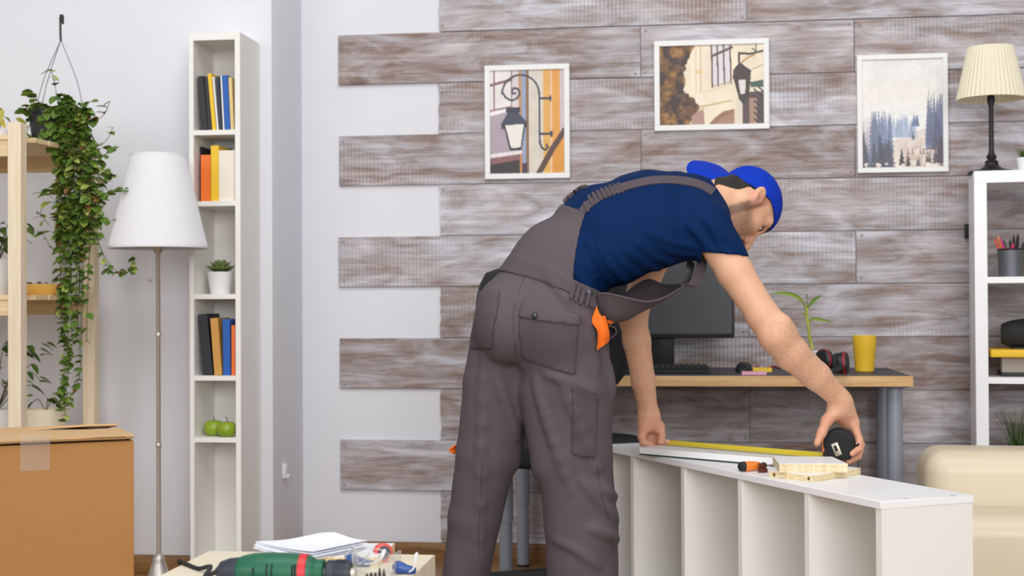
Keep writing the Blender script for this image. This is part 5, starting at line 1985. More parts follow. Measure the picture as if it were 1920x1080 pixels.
class Field:
    def __init__(self, lo, hi, h):
        self.h = h
        self.lo = np.array(lo, np.float32)
        self.n = np.ceil((np.array(hi) - np.array(lo)) / h).astype(int) + 1
        self.ax = [self.lo[i] + h * np.arange(self.n[i], dtype=np.float32) for i in range(3)]
        self.val = np.full(tuple(self.n), 1.0, np.float32)

    def region(self, lo, hi):
        sl = []
        for i in range(3):
            a = int(max(0, math.floor((lo[i] - self.lo[i]) / self.h)))
            b = int(min(self.n[i], math.ceil((hi[i] - self.lo[i]) / self.h) + 1))
            sl.append(slice(a, max(a, b)))
        return tuple(sl)

    def pts(self, sl):
        return np.meshgrid(self.ax[0][sl[0]], self.ax[1][sl[1]], self.ax[2][sl[2]], indexing='ij', sparse=True)

    def put(self, sl, d, k, mode='add'):
        v = self.val[sl]
        if v.size == 0:
            return
        if mode == 'add':
            if k > 0:
                hh = np.clip(0.5 + 0.5 * (v - d) / k, 0, 1)
                r = v * (1 - hh) + d * hh - k * hh * (1 - hh)
            else:
                r = np.minimum(v, d)
        else:                        # carve
            if k > 0:
                hh = np.clip(0.5 - 0.5 * (v + d) / k, 0, 1)
                r = v * (1 - hh) + (-d) * hh + k * hh * (1 - hh)
            else:
                r = np.maximum(v, -d)
        self.val[sl] = r

    def seg(self, a, b, ra, rb, k=0.02, e=None, q0=1.0, q1=None, mode='add'):
        """tapered segment; along unit vector e its radius is multiplied by q0..q1"""
        a, b = A3(a), A3(b)
        q1 = q0 if q1 is None else q1
        R = max(ra * max(1, q0), rb * max(1, q1)) + k + 3 * self.h
        sl = self.region(np.minimum(a, b) - R, np.maximum(a, b) + R)
        X, Y, Z = self.pts(sl)
        d = b - a
        L2 = float(d @ d) + 1e-12
        t = np.clip(((X - a[0]) * d[0] + (Y - a[1]) * d[1] + (Z - a[2]) * d[2]) / L2, 0, 1)
        wx, wy, wz = X - a[0] - t * d[0], Y - a[1] - t * d[1], Z - a[2] - t * d[2]
        r = ra + (rb - ra) * t
        if e is not None:
            e = A3(e)
            q = q0 + (q1 - q0) * t
            we = wx * e[0] + wy * e[1] + wz * e[2]
            f = we * (1 / q - 1)
            wx, wy, wz = wx + e[0] * f, wy + e[1] * f, wz + e[2] * f
            dist = (np.sqrt(wx * wx + wy * wy + wz * wz) - r) * np.minimum(1, (q + 1) / 2)
        else:
            dist = np.sqrt(wx * wx + wy * wy + wz * wz) - r
        self.put(sl, dist.astype(np.float32), k, mode)

    def chain(self, pts, rs, k=0.02, **kw):
        for i in range(len(pts) - 1):
            self.seg(pts[i], pts[i + 1], rs[i], rs[i + 1], k if i == 0 else min(k, 0.012), **kw)

    def ell(self, c, axes, radii, k=0.02, mode='add'):
        c = A3(c)
        R = max(radii) + k + 3 * self.h
        sl = self.region(c - R, c + R)
        X, Y, Z = self.pts(sl)
        acc, acc2 = 0, 0
        for e, r in zip(axes, radii):
            e = A3(e)
            w = (X - c[0]) * e[0] + (Y - c[1]) * e[1] + (Z - c[2]) * e[2]
            acc = acc + (w / r) ** 2
            acc2 = acc2 + (w / (r * r)) ** 2
        k0, k1 = np.sqrt(acc), np.sqrt(acc2) + 1e-9
        self.put(sl, (k0 * (k0 - 1) / k1).astype(np.float32), k, mode)

    def plane(self, p, n):           # keep only the side the normal points away from
        p, n = A3(p), A3(n)
        X, Y, Z = self.pts((slice(None),) * 3)
        d = (X - p[0]) * n[0] + (Y - p[1]) * n[1] + (Z - p[2]) * n[2]
        self.val = np.maximum(self.val, d.astype(np.float32))

    def copy(self, off=0.0):
        f = Field.__new__(Field)
        f.h, f.lo, f.n, f.ax = self.h, self.lo, self.n, self.ax
        f.val = self.val - np.float32(off)
        return f

    def crop(self, lo, hi):
        sl = self.region(lo, hi)
        f = Field.__new__(Field)
        f.h = self.h
        f.lo = np.array([self.ax[i][sl[i]][0] for i in range(3)], np.float32)
        f.ax = [self.ax[i][sl[i]] for i in range(3)]
        f.n = np.array([len(a) for a in f.ax])
        f.val = self.val[sl].copy()
        return f

    def outline(self, poly, d0, d1):
        """cut to a patch whose outline is a polygon drawn on the cloth, between two distances"""
        X, Y, Z = self.pts((slice(None),) * 3)
        qx = CRN[0, 0] * X + CRN[0, 1] * Y + CRN[0, 2] * (Z - CAM_H)
        qy = CRN[1, 0] * X + CRN[1, 1] * Y + CRN[1, 2] * (Z - CAM_H)
        qz = -(CRN[2, 0] * X + CRN[2, 1] * Y + CRN[2, 2] * (Z - CAM_H))
        px, py = 960 + F_PX * qx / qz, 540 - F_PX * qy / qz
        ins = np.zeros(px.shape, bool)
        dm = np.full(px.shape, 1e9, np.float32)
        n = len(poly)
        for i in range(n):
            (x1, y1), (x2, y2) = poly[i], poly[(i + 1) % n]
            ex, ey = x2 - x1, y2 - y1
            wx, wy = px - x1, py - y1
            t = np.clip((wx * ex + wy * ey) / (ex * ex + ey * ey + 1e-9), 0, 1)
            dm = np.minimum(dm, (wx - t * ex) ** 2 + (wy - t * ey) ** 2)
            c = (y1 > py) != (y2 > py)
            xx = ex * (py - y1) / ((y2 - y1) or 1e-9) + x1
            ins ^= c & (px < xx)
        d = np.sqrt(dm) * qz / F_PX
        d = np.where(ins, -d, d)
        d = np.maximum(d, np.maximum(d0 - qz, qz - d1))
        self.val = np.maximum(self.val, d.astype(np.float32))

    def ripple(self, amp, fn):
        """add a displacement field fn(X, Y, Z)"""
        X, Y, Z = self.pts((slice(None),) * 3)
        self.val = self.val + np.float32(amp) * fn(X, Y, Z).astype(np.float32)

    def mesh(self):
        v = self.val
        s = v < 0
        nx, ny, nz = v.shape
        cnt = np.zeros((nx - 1, ny - 1, nz - 1), np.int8)
        for i in (0, 1):
            for j in (0, 1):
                for k in (0, 1):
                    cnt += s[i:nx - 1 + i, j:ny - 1 + j, k:nz - 1 + k]
        act = np.argwhere((cnt > 0) & (cnt < 8))
        idx = np.full(cnt.shape, -1, np.int32)
        idx[act[:, 0], act[:, 1], act[:, 2]] = np.arange(len(act))
        acc = np.zeros((len(act), 3), np.float32)
        num = np.zeros(len(act), np.float32)
        cor = [(i, j, k) for i in (0, 1) for j in (0, 1) for k in (0, 1)]
        cval = {c: v[act[:, 0] + c[0], act[:, 1] + c[1], act[:, 2] + c[2]] for c in cor}
        for a in cor:
            for axx in range(3):
                if a[axx] == 0:
                    b = list(a); b[axx] = 1; b = tuple(b)
                    va, vb = cval[a], cval[b]
                    m = (va < 0) != (vb < 0)
                    t = np.where(m, va / np.where(m, va - vb, 1), 0)
                    p = np.zeros((len(act), 3), np.float32)
                    p[:] = a
                    p[:, axx] += t
                    acc += p * m[:, None]
                    num += m
        P = self.lo + (act + acc / num[:, None]) * self.h
        quads = []
        for axx in range(3):
            o1, o2 = [i for i in range(3) if i != axx]
            sa = [slice(None)] * 3; sb = [slice(None)] * 3
            sa[axx] = slice(0, -1); sb[axx] = slice(1, None)
            ch = s[tuple(sa)] != s[tuple(sb)]
            e = np.argwhere(ch)
            ok = (e[:, o1] > 0) & (e[:, o2] > 0) & (e[:, o1] < v.shape[o1] - 1) & (e[:, o2] < v.shape[o2] - 1)
            e = e[ok]
            pos = s[e[:, 0], e[:, 1], e[:, 2]]
            q = []
            for d1, d2 in ((1, 1), (0, 1), (0, 0), (1, 0)):
                c = e.copy(); c[:, o1] -= d1; c[:, o2] -= d2
                q.append(idx[c[:, 0], c[:, 1], c[:, 2]])
            q = np.stack(q, 1)
            flip = pos if axx != 1 else ~pos
            q[~flip] = q[~flip][:, ::-1]
            quads.append(q)
        return P, np.concatenate(quads)

    def build(self, name, mats, parent, colorfn=None, relax=2):
        P, Qd = self.mesh()
        Qd = Qd[(Qd >= 0).all(1)]
        # light smoothing removes the grid stepping
        for _ in range(relax):
            acc = np.zeros_like(P); num = np.zeros(len(P), np.float32)
            for a, b in ((0, 1), (1, 2), (2, 3), (3, 0)):
                np.add.at(acc, Qd[:, a], P[Qd[:, b]]); np.add.at(num, Qd[:, a], 1)
                np.add.at(acc, Qd[:, b], P[Qd[:, a]]); np.add.at(num, Qd[:, b], 1)
            P = P * 0.5 + 0.5 * acc / np.maximum(num, 1)[:, None]
        o0 = wloc(parent)
        me = bpy.data.meshes.new(name)
        me.vertices.add(len(P)); me.vertices.foreach_set('co', (P - A3(o0)).astype(np.float32).ravel())
        me.loops.add(Qd.size); me.loops.foreach_set('vertex_index', Qd.astype(np.int32).ravel())
        me.polygons.add(len(Qd))
        me.polygons.foreach_set('loop_start', np.arange(0, Qd.size, 4, dtype=np.int32))
        me.polygons.foreach_set('use_smooth', np.ones(len(Qd), bool))
        me.update(calc_edges=True)
        me.validate()
        me.materials.append(mats)
        if colorfn is not None:
            c = colorfn(P)
            ca = me.color_attributes.new('tone', 'FLOAT_COLOR', 'POINT')
            ca.data.foreach_set('color', np.concatenate([c, np.ones((len(c), 1))], 1).astype(np.float32).ravel())
        o = bpy.data.objects.new(name, me)
        COL.objects.link(o)
        o.parent = parent
        WL[o.name] = o0.copy()
        return o


def bounds(pts, pad):
    a = np.array([tuple(p) for p in pts])
    return a.min(0) - pad, a.max(0) + pad


def pix(P):
    q = (P - np.array((0, 0, CAM_H))) @ CRN.T
    return 960 + F_PX * q[:, 0] / -q[:, 2], 540 - F_PX * q[:, 1] / -q[:, 2], -q[:, 2]


def inpoly(px, py, poly, soft):
    ins = np.zeros(px.shape, bool)
    dm = np.full(px.shape, 1e9)
    n = len(poly)
    for i in range(n):
        (x1, y1), (x2, y2) = poly[i], poly[(i + 1) % n]
        ex, ey = x2 - x1, y2 - y1
        t = np.clip(((px - x1) * ex + (py - y1) * ey) / (ex * ex + ey * ey + 1e-9), 0, 1)
        dm = np.minimum(dm, (px - x1 - t * ex) ** 2 + (py - y1 - t * ey) ** 2)
        c = (y1 > py) != (y2 > py)
        ins ^= c & (px < ex * (py - y1) / ((y2 - y1) or 1e-9) + x1)
    d = np.sqrt(dm) * np.where(ins, 1, -1)
    return np.clip(0.5 + d / soft, 0, 1)


# ---- materials
def fabric(name, col, weave=900.0, wr=0.35, rough=0.85, wscale=(9, 9, 9), dist=0.008, sheen=0.0):
    m, nt, b = newmat(name)
    L, N = nt.links, nt.nodes
    b.inputs['Roughness'].default_value = rough
    b.inputs['Specular IOR Level'].default_value = 0.12
    b.inputs['Sheen Weight'].default_value = sheen
    tc = N.new('ShaderNodeTexCoord')
    mp = N.new('ShaderNodeMapping'); mp.inputs['Scale'].default_value = wscale
    L.new(tc.outputs['Object'], mp.inputs[0])
    n1 = N.new('ShaderNodeTexNoise'); n1.inputs['Scale'].default_value = 1.0; n1.inputs['Detail'].default_value = 3
    n1.inputs['Distortion'].default_value = 1.2
    L.new(mp.outputs[0], n1.inputs['Vector'])
    n2 = N.new('ShaderNodeTexNoise'); n2.inputs['Scale'].default_value = weave; n2.inputs['Detail'].default_value = 2
    L.new(tc.outputs['Object'], n2.inputs['Vector'])
    b1 = N.new('ShaderNodeBump'); b1.inputs['Strength'].default_value = wr; b1.inputs['Distance'].default_value = dist
    L.new(n1.outputs['Fac'], b1.inputs['Height'])
    b2 = N.new('ShaderNodeBump'); b2.inputs['Strength'].default_value = 0.15; b2.inputs['Distance'].default_value = 0.0008
    L.new(n2.outputs['Fac'], b2.inputs['Height']); L.new(b1.outputs[0], b2.inputs['Normal'])
    L.new(b2.outputs[0], b.inputs['Normal'])
    mx = N.new('ShaderNodeMix'); mx.data_type = 'RGBA'
    mx.inputs['A'].default_value = tuple(c * 0.93 for c in col[:3]) + (1,)
    mx.inputs['B'].default_value = tuple(c * 1.07 for c in col[:3]) + (1,)
    L.new(n2.outputs['Fac'], mx.inputs['Factor'])
    L.new(mx.outputs['Result'], b.inputs['Base Color'])
    return m


SKIN, nt_, b_ = newmat('skin')
a_ = nt_.nodes.new('ShaderNodeVertexColor'); a_.layer_name = 'tone'
nt_.links.new(a_.outputs['Color'], b_.inputs['Base Color'])
b_.inputs['Roughness'].default_value = 0.5
b_.inputs['Subsurface Weight'].default_value = 0.12
b_.inputs['Subsurface Radius'].default_value = (0.010, 0.004, 0.002)
b_.inputs['Specular IOR Level'].default_value = 0.35
nz = nt_.nodes.new('ShaderNodeTexNoise'); nz.inputs['Scale'].default_value = 260; nz.inputs['Detail'].default_value = 3
tc_ = nt_.nodes.new('ShaderNodeTexCoord'); nt_.links.new(tc_.outputs['Object'], nz.inputs['Vector'])
bpn = nt_.nodes.new('ShaderNodeBump'); bpn.inputs['Strength'].default_value = 0.12; bpn.inputs['Distance'].default_value = 0.0015
nt_.links.new(nz.outputs['Fac'], bpn.inputs['Height']); nt_.links.new(bpn.outputs[0], b_.inputs['Normal'])

SHIRT = fabric('navy_jersey', rgb(4, 36, 80), 1100, 0.25, 0.8, (7, 7, 12), 0.006)
GREY = fabric('grey_twill', rgb(94, 85, 90), 1000, 0.4, 0.8, (8, 8, 5), 0.010)
GREYD = fabric('grey_twill_seam', rgb(88, 79, 84), 1000, 0.3, 0.8, (8, 8, 5), 0.006)
ORANGE = fabric('orange_twill', rgb(236, 112, 38), 900, 0.3, 0.75, (14, 14, 14), 0.006)
CAPM = fabric('blue_cap_twill', rgb(14, 54, 176), 1200, 0.15, 0.75, (6, 6, 6), 0.004)
HAIR = mat('dark_brown_hair', rgb(30, 23, 20), 0.6, stretch=(1, 1, 1), var=0.3, vscale=160, bump=0.6, bscale=260)
BTN = mat('dark_snap_button', rgb(58, 60, 66), 0.35, 0.6)

# ---- skeleton (pixel column, pixel row, distance)
PEL, WAI, MID, CHE, UPP, NEC = C(1012, 585, 3.74), C(1062, 490, 3.75), C(1140, 434, 3.77), C(1222, 410, 3.80), C(1286, 404, 3.82), C(1338, 384, 3.84)
LAT = cv(0.25, 0.30, -0.92)          # towards the man's right side at the chest
LATW = cv(0.45, 0.25, -0.85)
LATH = cv(0.86, 0.10, -0.50)         # and at the hips
SR, ER, WR_ = C(1323, 424, 3.67), C(1455, 630, 3.60), C(1576, 750, 3.69)
SL, EL, WL_ = C(1266, 372, 3.98), C(1186, 592, 4.02), C(1217, 779, 4.09)
HF, HU = cv(0.26, 0.96, 0.06), None
HUp = cv(0.86, -0.24, 0.46)
HUp = (HUp - HF * HUp.dot(HF)).normalized()
HRt = HF.cross(HUp).normalized()     # the man's right
HO = C(1394, 376, 3.86)


def hd(f, u, r):                     # a point in head space
    return HO + HF * f + HUp * u + HRt * r


feet = C(985, 1270, 3.74)
man = thing('person', (feet.x, feet.y, 0.0), 'man in navy T-shirt, grey overalls and backwards blue cap bending over the white bookcase', 'person')

# ---------------------------------------------------------------- skin: one continuous body
lo, hi = bounds([PEL, WAI, SL, C(1290, 310, 4.05), C(1620, 870, 3.60), C(1460, 400, 3.6), C(1190, 840, 4.15)], 0.05)
B = Field(lo, hi, 0.0034)
B.seg(PEL, WAI, 0.10, 0.092, 0.03, LATH, 1.45)
B.seg(WAI, MID, 0.092, 0.105, 0.03, LATW, 1.45)
B.seg(MID, CHE, 0.105, 0.110, 0.03, LAT, 1.5)
B.seg(CHE, UPP, 0.108, 0.092, 0.03, LAT, 1.5, 1.6)
B.seg(UPP, NEC, 0.085, 0.062, 0.03, LAT, 1.4, 1.0)
# neck and head
nb = hd(-0.014, -0.072, 0.0)
B.seg(NEC, nb, 0.058, 0.053, 0.03)
B.seg(nb, hd(-0.010, -0.03, 0), 0.053, 0.060, 0.03)
B.ell(hd(0.008, 0.018, 0), (HF, HUp, HRt), (0.090, 0.080, 0.077), 0.015)
B.ell(hd(0.030, -0.035, 0), (HF, HUp, HRt), (0.062, 0.075, 0.062), 0.03)          # face mass
B.seg(hd(0.052, -0.070, 0), hd(0.070, -0.098, 0), 0.040, 0.022, 0.03, HRt, 1.15)   # chin
for s_ in (1, -1):
    B.seg(hd(-0.004, -0.038, 0.060 * s_), hd(0.050, -0.090, 0.030 * s_), 0.017, 0.018, 0.03)     # jaw
    B.ell(hd(0.060, -0.022, 0.042 * s_), (HF, HUp, HRt), (0.024, 0.018, 0.022), 0.02)            # cheekbone
    B.seg(hd(0.088, 0.026, 0.014 * s_), hd(0.072, 0.026, 0.052 * s_), 0.011, 0.010, 0.015)       # brow
    B.ell(hd(0.092, 0.006, 0.033 * s_), (HF, HUp, HRt), (0.016, 0.012, 0.018), 0.010, 'carve')   # eye socket
    # ear
    E1, E2 = (HUp * 0.82 - HF * 0.57).normalized(), (HF * 0.82 + HUp * 0.57).normalized()
    B.ell(hd(-0.004, -0.010, 0.081 * s_), (E2, E1, HRt), (0.0185, 0.032, 0.011), 0.004)
    B.ell(hd(-0.002, -0.006, 0.094 * s_), (E2, E1, HRt), (0.0115, 0.021, 0.010), 0.003, 'carve')
    B.seg(hd(-0.006, -0.014, 0.084 * s_), hd(-0.008, 0.004, 0.085 * s_), 0.0035, 0.003, 0.004)
    B.seg(hd(0.013, -0.008, 0.078 * s_), hd(0.013, -0.016, 0.078 * s_), 0.006, 0.006, 0.006)      # tragus
    B.seg(hd(0.008, -0.032, 0.077 * s_), hd(0.012, -0.037, 0.075 * s_), 0.009, 0.007, 0.006)    # lobe
B.seg(hd(0.090, 0.014, 0), hd(0.122, -0.028, 0), 0.009, 0.0115, 0.014)                            # nose
B.ell(hd(0.104, -0.032, 0.011), (HF, HUp, HRt), (0.011, 0.009, 0.008), 0.008)
B.ell(hd(0.104, -0.032, -0.011), (HF, HUp, HRt), (0.011, 0.009, 0.008), 0.008)
B.seg(hd(0.094, -0.052, -0.020), hd(0.094, -0.052, 0.020), 0.0065, 0.0065, 0.008)                 # lips
B.seg(hd(0.092, -0.062, -0.017), hd(0.092, -0.062, 0.017), 0.0070, 0.0070, 0.008)
# shoulders and arms
B.seg(UPP, SR, 0.068, 0.048, 0.03)
B.seg(UPP, SL, 0.075, 0.060, 0.03)
u1 = SR.lerp(ER, 0.42)
B.chain([SR, u1, SR.lerp(ER, 0.82), ER], [0.047, 0.0455, 0.041, 0.0405], 0.02)
f1 = ER.lerp(WR_, 0.24) + cv(-0.2, 0.3, 0) * 0.004
f2 = ER.lerp(WR_, 0.62)
B.chain([ER, f1, f2, WR_], [0.0405, 0.0435, 0.036, 0.0265], 0.02)
B.seg(C(1468, 606, 3.585), C(1478, 622, 3.60), 0.018, 0.016, 0.03)                                # elbow point
e1, e2 = EL.lerp(WL_, 0.25), EL.lerp(WL_, 0.65)
B.chain([SL, SL.lerp(EL, 0.5), EL], [0.058, 0.045, 0.039], 0.03)
B.chain([EL, e1, e2, WL_], [0.039, 0.0385, 0.0335, 0.026], 0.02)
# right hand
B.seg(WR_, C(1580, 766, 3.70), 0.0265, 0.027, 0.02, cv(0.9, -0.45, 0.1), 0.85)
B.seg(C(1578, 764, 3.70), C(1595, 792, 3.715), 0.021, 0.016, 0.02, cv(0.7, -0.4, -0.6), 1.25)
B.seg(C(1570, 770, 3.69), C(1586, 794, 3.715), 0.020, 0.014, 0.02)
B.seg(C(1582, 760, 3.70), C(1600, 792, 3.705), 0.017, 0.0135, 0.015)
B.chain([C(1569, 768, 3.69), C(1550, 789, 3.672), C(1541, 811, 3.662), C(1532, 831, 3.656)], [0.020, 0.0135, 0.0108, 0.0092], 0.018)   # thumb
FI = [([(1601, 796, 3.698), (1611, 824, 3.690), (1610, 842, 3.668), (1598, 851, 3.652)], 0.0098),
      ([(1600, 798, 3.716), (1614, 834, 3.714), (1609, 856, 3.692), (1592, 865, 3.672)], 0.0100),
      ([(1595, 798, 3.734), (1608, 838, 3.738), (1600, 862, 3.722), (1584, 868, 3.704)], 0.0094),
      ([(1588, 796, 3.748), (1596, 830, 3.756), (1592, 852, 3.748), (1582, 862, 3.735)], 0.0082)]
for pts, r in FI:
    pp_ = [C(*p) for p in pts]
    B.seg(pp_[0], pp_[1], r * 1.18, r * 1.06, 0.010)
    B.seg(pp_[1], pp_[2], r * 1.06, r * 0.95, 0.003)
    B.seg(pp_[2], pp_[3], r * 0.95, r * 0.80, 0.003)
# left hand
B.seg(WL_, C(1219, 792, 4.09), 0.026, 0.026, 0.02, cv(1, 0, 0), 1.12)
B.seg(C(1214, 790, 4.085), C(1234, 802, 4.10), 0.021, 0.018, 0.015)
B.seg(C(1212, 788, 4.08), C(1208, 802, 4.075), 0.0175, 0.015, 0.015)
FL = [([(1208, 798, 4.075), (1203, 818, 4.070), (1206, 830, 4.070), (1222, 833.5, 4.072)], 0.0115),
      ([(1238, 800, 4.095), (1241, 816, 4.085), (1238, 828, 4.080), (1254, 829.5, 4.075)], 0.0098),
      ([(1232, 802, 4.112), (1236, 820, 4.108), (1232, 831, 4.100), (1243, 832, 4.095)], 0.0095),
      ([(1224, 802, 4.122), (1227, 821, 4.120), (1224, 832, 4.112), (1234, 832, 4.108)], 0.0090),
      ([(1217, 800, 4.128), (1218, 818, 4.128), (1217, 829, 4.120), (1226, 831, 4.118)], 0.0082)]
for pts, r in FL:
    pp_ = [C(*p) for p in pts]
    B.seg(pp_[0], pp_[1], r * 1.2, r * 1.05, 0.010)
    B.seg(pp_[1], pp_[2], r * 1.05, r * 0.98, 0.003)
    B.seg(pp_[2], pp_[3], r * 0.98, r * 0.74, 0.003)


def skin_tone(P):
    px, py, d = pix(P)
    base = np.array(rgb(222, 176, 144)[:3]); red = np.array(rgb(214, 142, 116)[:3]); dark = np.array(rgb(142, 106, 84)[:3])
    c = np.tile(base, (len(P), 1))
    n = fbm(P[:, 0] * 1.0 + P[:, 1], P[:, 2] + 0.5 * P[:, 1], 22, 61)
    def mixin(m, col, a):
        nonlocal c
        m = (m * a)[:, None]
        c = c * (1 - m) + col * m
    mixin(n, red, 0.22)
    H = P - np.array(tuple(HO))
    f, u, r = H @ np.array(tuple(HF)), H @ np.array(tuple(HUp)), H @ np.array(tuple(HRt))
    head = (np.abs(f) < 0.14) & (np.abs(u) < 0.16) & (np.abs(r) < 0.12)
    # stubble: jaw, chin, moustache, on both sides of the face
    sp = fbm(f * 40 + 9, u * 40 + r * 20 + 9, 9, 71)
    jaw = smooth01(-u, 0.024, 0.046) * smooth01(f, -0.012, 0.012) * (1 - smooth01(f, 0.112, 0.12)) * head
    side = smooth01(-u, -0.03, -0.005) * (1 - smooth01(np.abs(f - 0.012), 0.008, 0.018)) * head * (np.abs(r) > 0.05)
    mixin(np.clip(jaw * (0.55 + 0.8 * (sp - 0.3)), 0, 1), np.array(rgb(104, 76, 60)[:3]), 0.75)
    mixin(np.clip(side * (0.5 + sp), 0, 1), np.array(rgb(74, 54, 44)[:3]), 0.6)
    lips = ((np.abs(u + 0.057) < 0.010) & (f > 0.088) & (np.abs(r) < 0.022)).astype(float)
    mixin(lips, np.array(rgb(186, 110, 98)[:3]), 0.6)
    ear = (np.abs(f) < 0.03) & (np.abs(u) < 0.04) & (np.abs(r) > 0.074)
    mixin(ear.astype(float), red, 0.35)
    mixin((head & (f > 0.09) & (np.abs(r) < 0.02) & (u < 0)).astype(float), red, 0.3)
    # forearm hair: fine speckle
    arm = ((px > 1440) & (py > 600) & (py < 745)) | ((px < 1240) & (py > 640) & (py < 770) & (d > 3.95))
    hs = fbm(P[:, 0] * 9 + P[:, 2] * 5, P[:, 2] * 3 - P[:, 0] * 3 + P[:, 1], 60, 81)
    mixin(arm * smooth01(hs, 0.45, 0.75), dark, 0.28)
    # finger tips and knuckles a little pinker
    hand = (py > 780) & ((px > 1515) | (px < 1265))
    mixin(hand * (0.4 + n), red, 0.45)
    return c


body = B.build('body', SKIN, man, skin_tone, relax=1)

def drop(fld, px, py, d0=3.35, d1=4.1):
    """the point where the sight line through a pixel meets a surface"""
    a, b = C(px, py, d0), C(px, py, d1)
    last = None
    for s_ in np.linspace(0, 1, 300):
        q = a.lerp(b, s_)
        ii = [int(round((q[i] - fld.lo[i]) / fld.h)) for i in range(3)]
        if all(0 <= ii[i] < fld.n[i] for i in range(3)) and fld.val[tuple(ii)] < 0:
            return q
    return None


def fold(fld, pts, r, k=0.016, sink=0.5):
    """a crease of cloth: a soft ridge laid along the surface"""
    q = [drop(fld, p[0], p[1]) for p in curve([(x, y, 0.0) for x, y in pts], 9)]
    q = [p for p in q if p is not None]
    if len(q) < 3:
        return
    q = [q[0]] + [(q[i - 1] + 2 * q[i] + q[i + 1]) / 4 for i in range(1, len(q) - 1)] + [q[-1]]
    q = [p + (p - CAM_O).normalized() * r * sink for p in q]
    n = len(q)
    rr = [r * (0.45 + 0.55 * math.sin(math.pi * (0.08 + 0.84 * i / (n - 1)))) for i in range(n)]
    for i in range(n - 1):
        fld.seg(q[i], q[i + 1], rr[i], rr[i + 1], k)


# ---------------------------------------------------------------- T-shirt
lo, hi = bounds([C(960, 300, 3.5), C(1420, 640, 3.5), C(960, 300, 4.1), C(1420, 640, 4.1)], 0.03)
T = Field(lo, hi, 0.0042)
T.seg(PEL.lerp(WAI, 0.3), WAI, 0.098, 0.096, 0.03, LATH, 1.36)
T.seg(WAI, MID, 0.098, 0.116, 0.03, LATW, 1.48)
T.seg(MID, CHE, 0.116, 0.120, 0.03, LAT, 1.5)
T.seg(CHE, UPP, 0.120, 0.104, 0.03, LAT, 1.5, 1.55)
T.seg(UPP, NEC, 0.098, 0.070, 0.04, LAT, 1.4, 1.05)
T.ell(C(1155, 478, 3.74), (CX, CDN, CAW), (0.075, 0.065, 0.12), 0.05)               # slack of the belly
T.seg(UPP, SR, 0.084, 0.062, 0.04)
T.seg(UPP, SL, 0.088, 0.072, 0.04)
sl_end = SR.lerp(ER, 0.265)
T.seg(SR, SR.lerp(ER, 0.34), 0.061, 0.0535, 0.02)
T.seg(C(1314, 440, 3.70), C(1346, 462, 3.67), 0.064, 0.048, 0.03)
T.seg(SL, SL.lerp(EL, 0.40), 0.070, 0.058, 0.025)
# folds: from the waist, the armpit and the sleeve
for pts, r in (([(1080, 448), (1100, 490), (1136, 546)], 0.0075), ([(1098, 446), (1122, 492), (1158, 540)], 0.0075), ([(1118, 455), (1148, 500), (1180, 532)], 0.0070),
               ([(1145, 462), (1175, 498), (1205, 520)], 0.0065), ([(1078, 480), (1094, 512), (1116, 545)], 0.0070), ([(1172, 468), (1205, 492), (1235, 505)], 0.0060),
               ([(1205, 430), (1250, 452), (1305, 462)], 0.0075), ([(1225, 458), (1265, 470), (1300, 474)], 0.0065), ([(1318, 405), (1338, 430), (1352, 462)], 0.0060),
               ([(1340, 410), (1362, 440), (1380, 470)], 0.0055), ([(1076, 505), (1090, 525), (1106, 542)], 0.0060), ([(1190, 452), (1225, 478), (1262, 492)], 0.0060),
               ([(1288, 420), (1312, 440), (1330, 468)], 0.0060)):
    fold(T, pts, r, 0.014, 0.35)
T.ripple(0.0016, lambda X, Y, Z: np.sin(70 * (X * 0.8 + Z * 0.7) + 2.2 * np.sin(16 * Z - 11 * X + 9 * Y)) * (0.4 + 0.6 * np.sin(9 * X + 7 * Z + 5 * Y) ** 2))
TS = T.copy()                        # the uncut torso, for the straps and the back panel
sd = (ER - SR).normalized()


def cutback(fld, p, n, lo_, hi_):
    """plane cut that only acts inside a box"""
    sl = fld.region(lo_, hi_)
    X, Y, Z = fld.pts(sl)
    p, n = A3(p), A3(n)
    d = (X - p[0]) * n[0] + (Y - p[1]) * n[1] + (Z - p[2]) * n[2]
    fld.val[sl] = np.maximum(fld.val[sl], d.astype(np.float32))


lo_, hi_ = bounds([C(1322, 470, 3.50), C(1420, 640, 3.50), C(1322, 470, 3.80), C(1420, 640, 3.80)], 0.0)
sn = cv(-0.10, 0.99, 0.0)
cutback(T, C(1362, 477, 3.62), sn, *bounds([C(1318, 425, 3.42), C(1480, 660, 3.42), C(1318, 425, 3.80), C(1480, 660, 3.80)], 0.0))
cutback(T, SL.lerp(EL, 0.36), (EL - SL).normalized(), *bounds([C(1150, 470, 3.93), C(1260, 640, 3.93), C(1150, 470, 4.15), C(1260, 640, 4.15)], 0.0))
# hollow sleeve mouth and neck hole
T.seg(SR.lerp(ER, 0.20), SR.lerp(ER, 0.7), 0.0455, 0.0455, 0.002, mode='carve')
nd = (nb - NEC).normalized()
T.seg(NEC + nd * 0.006, nb + nd * 0.05, 0.0645, 0.066, 0.008, mode='carve')
T.build('t_shirt', SHIRT, man, relax=2)

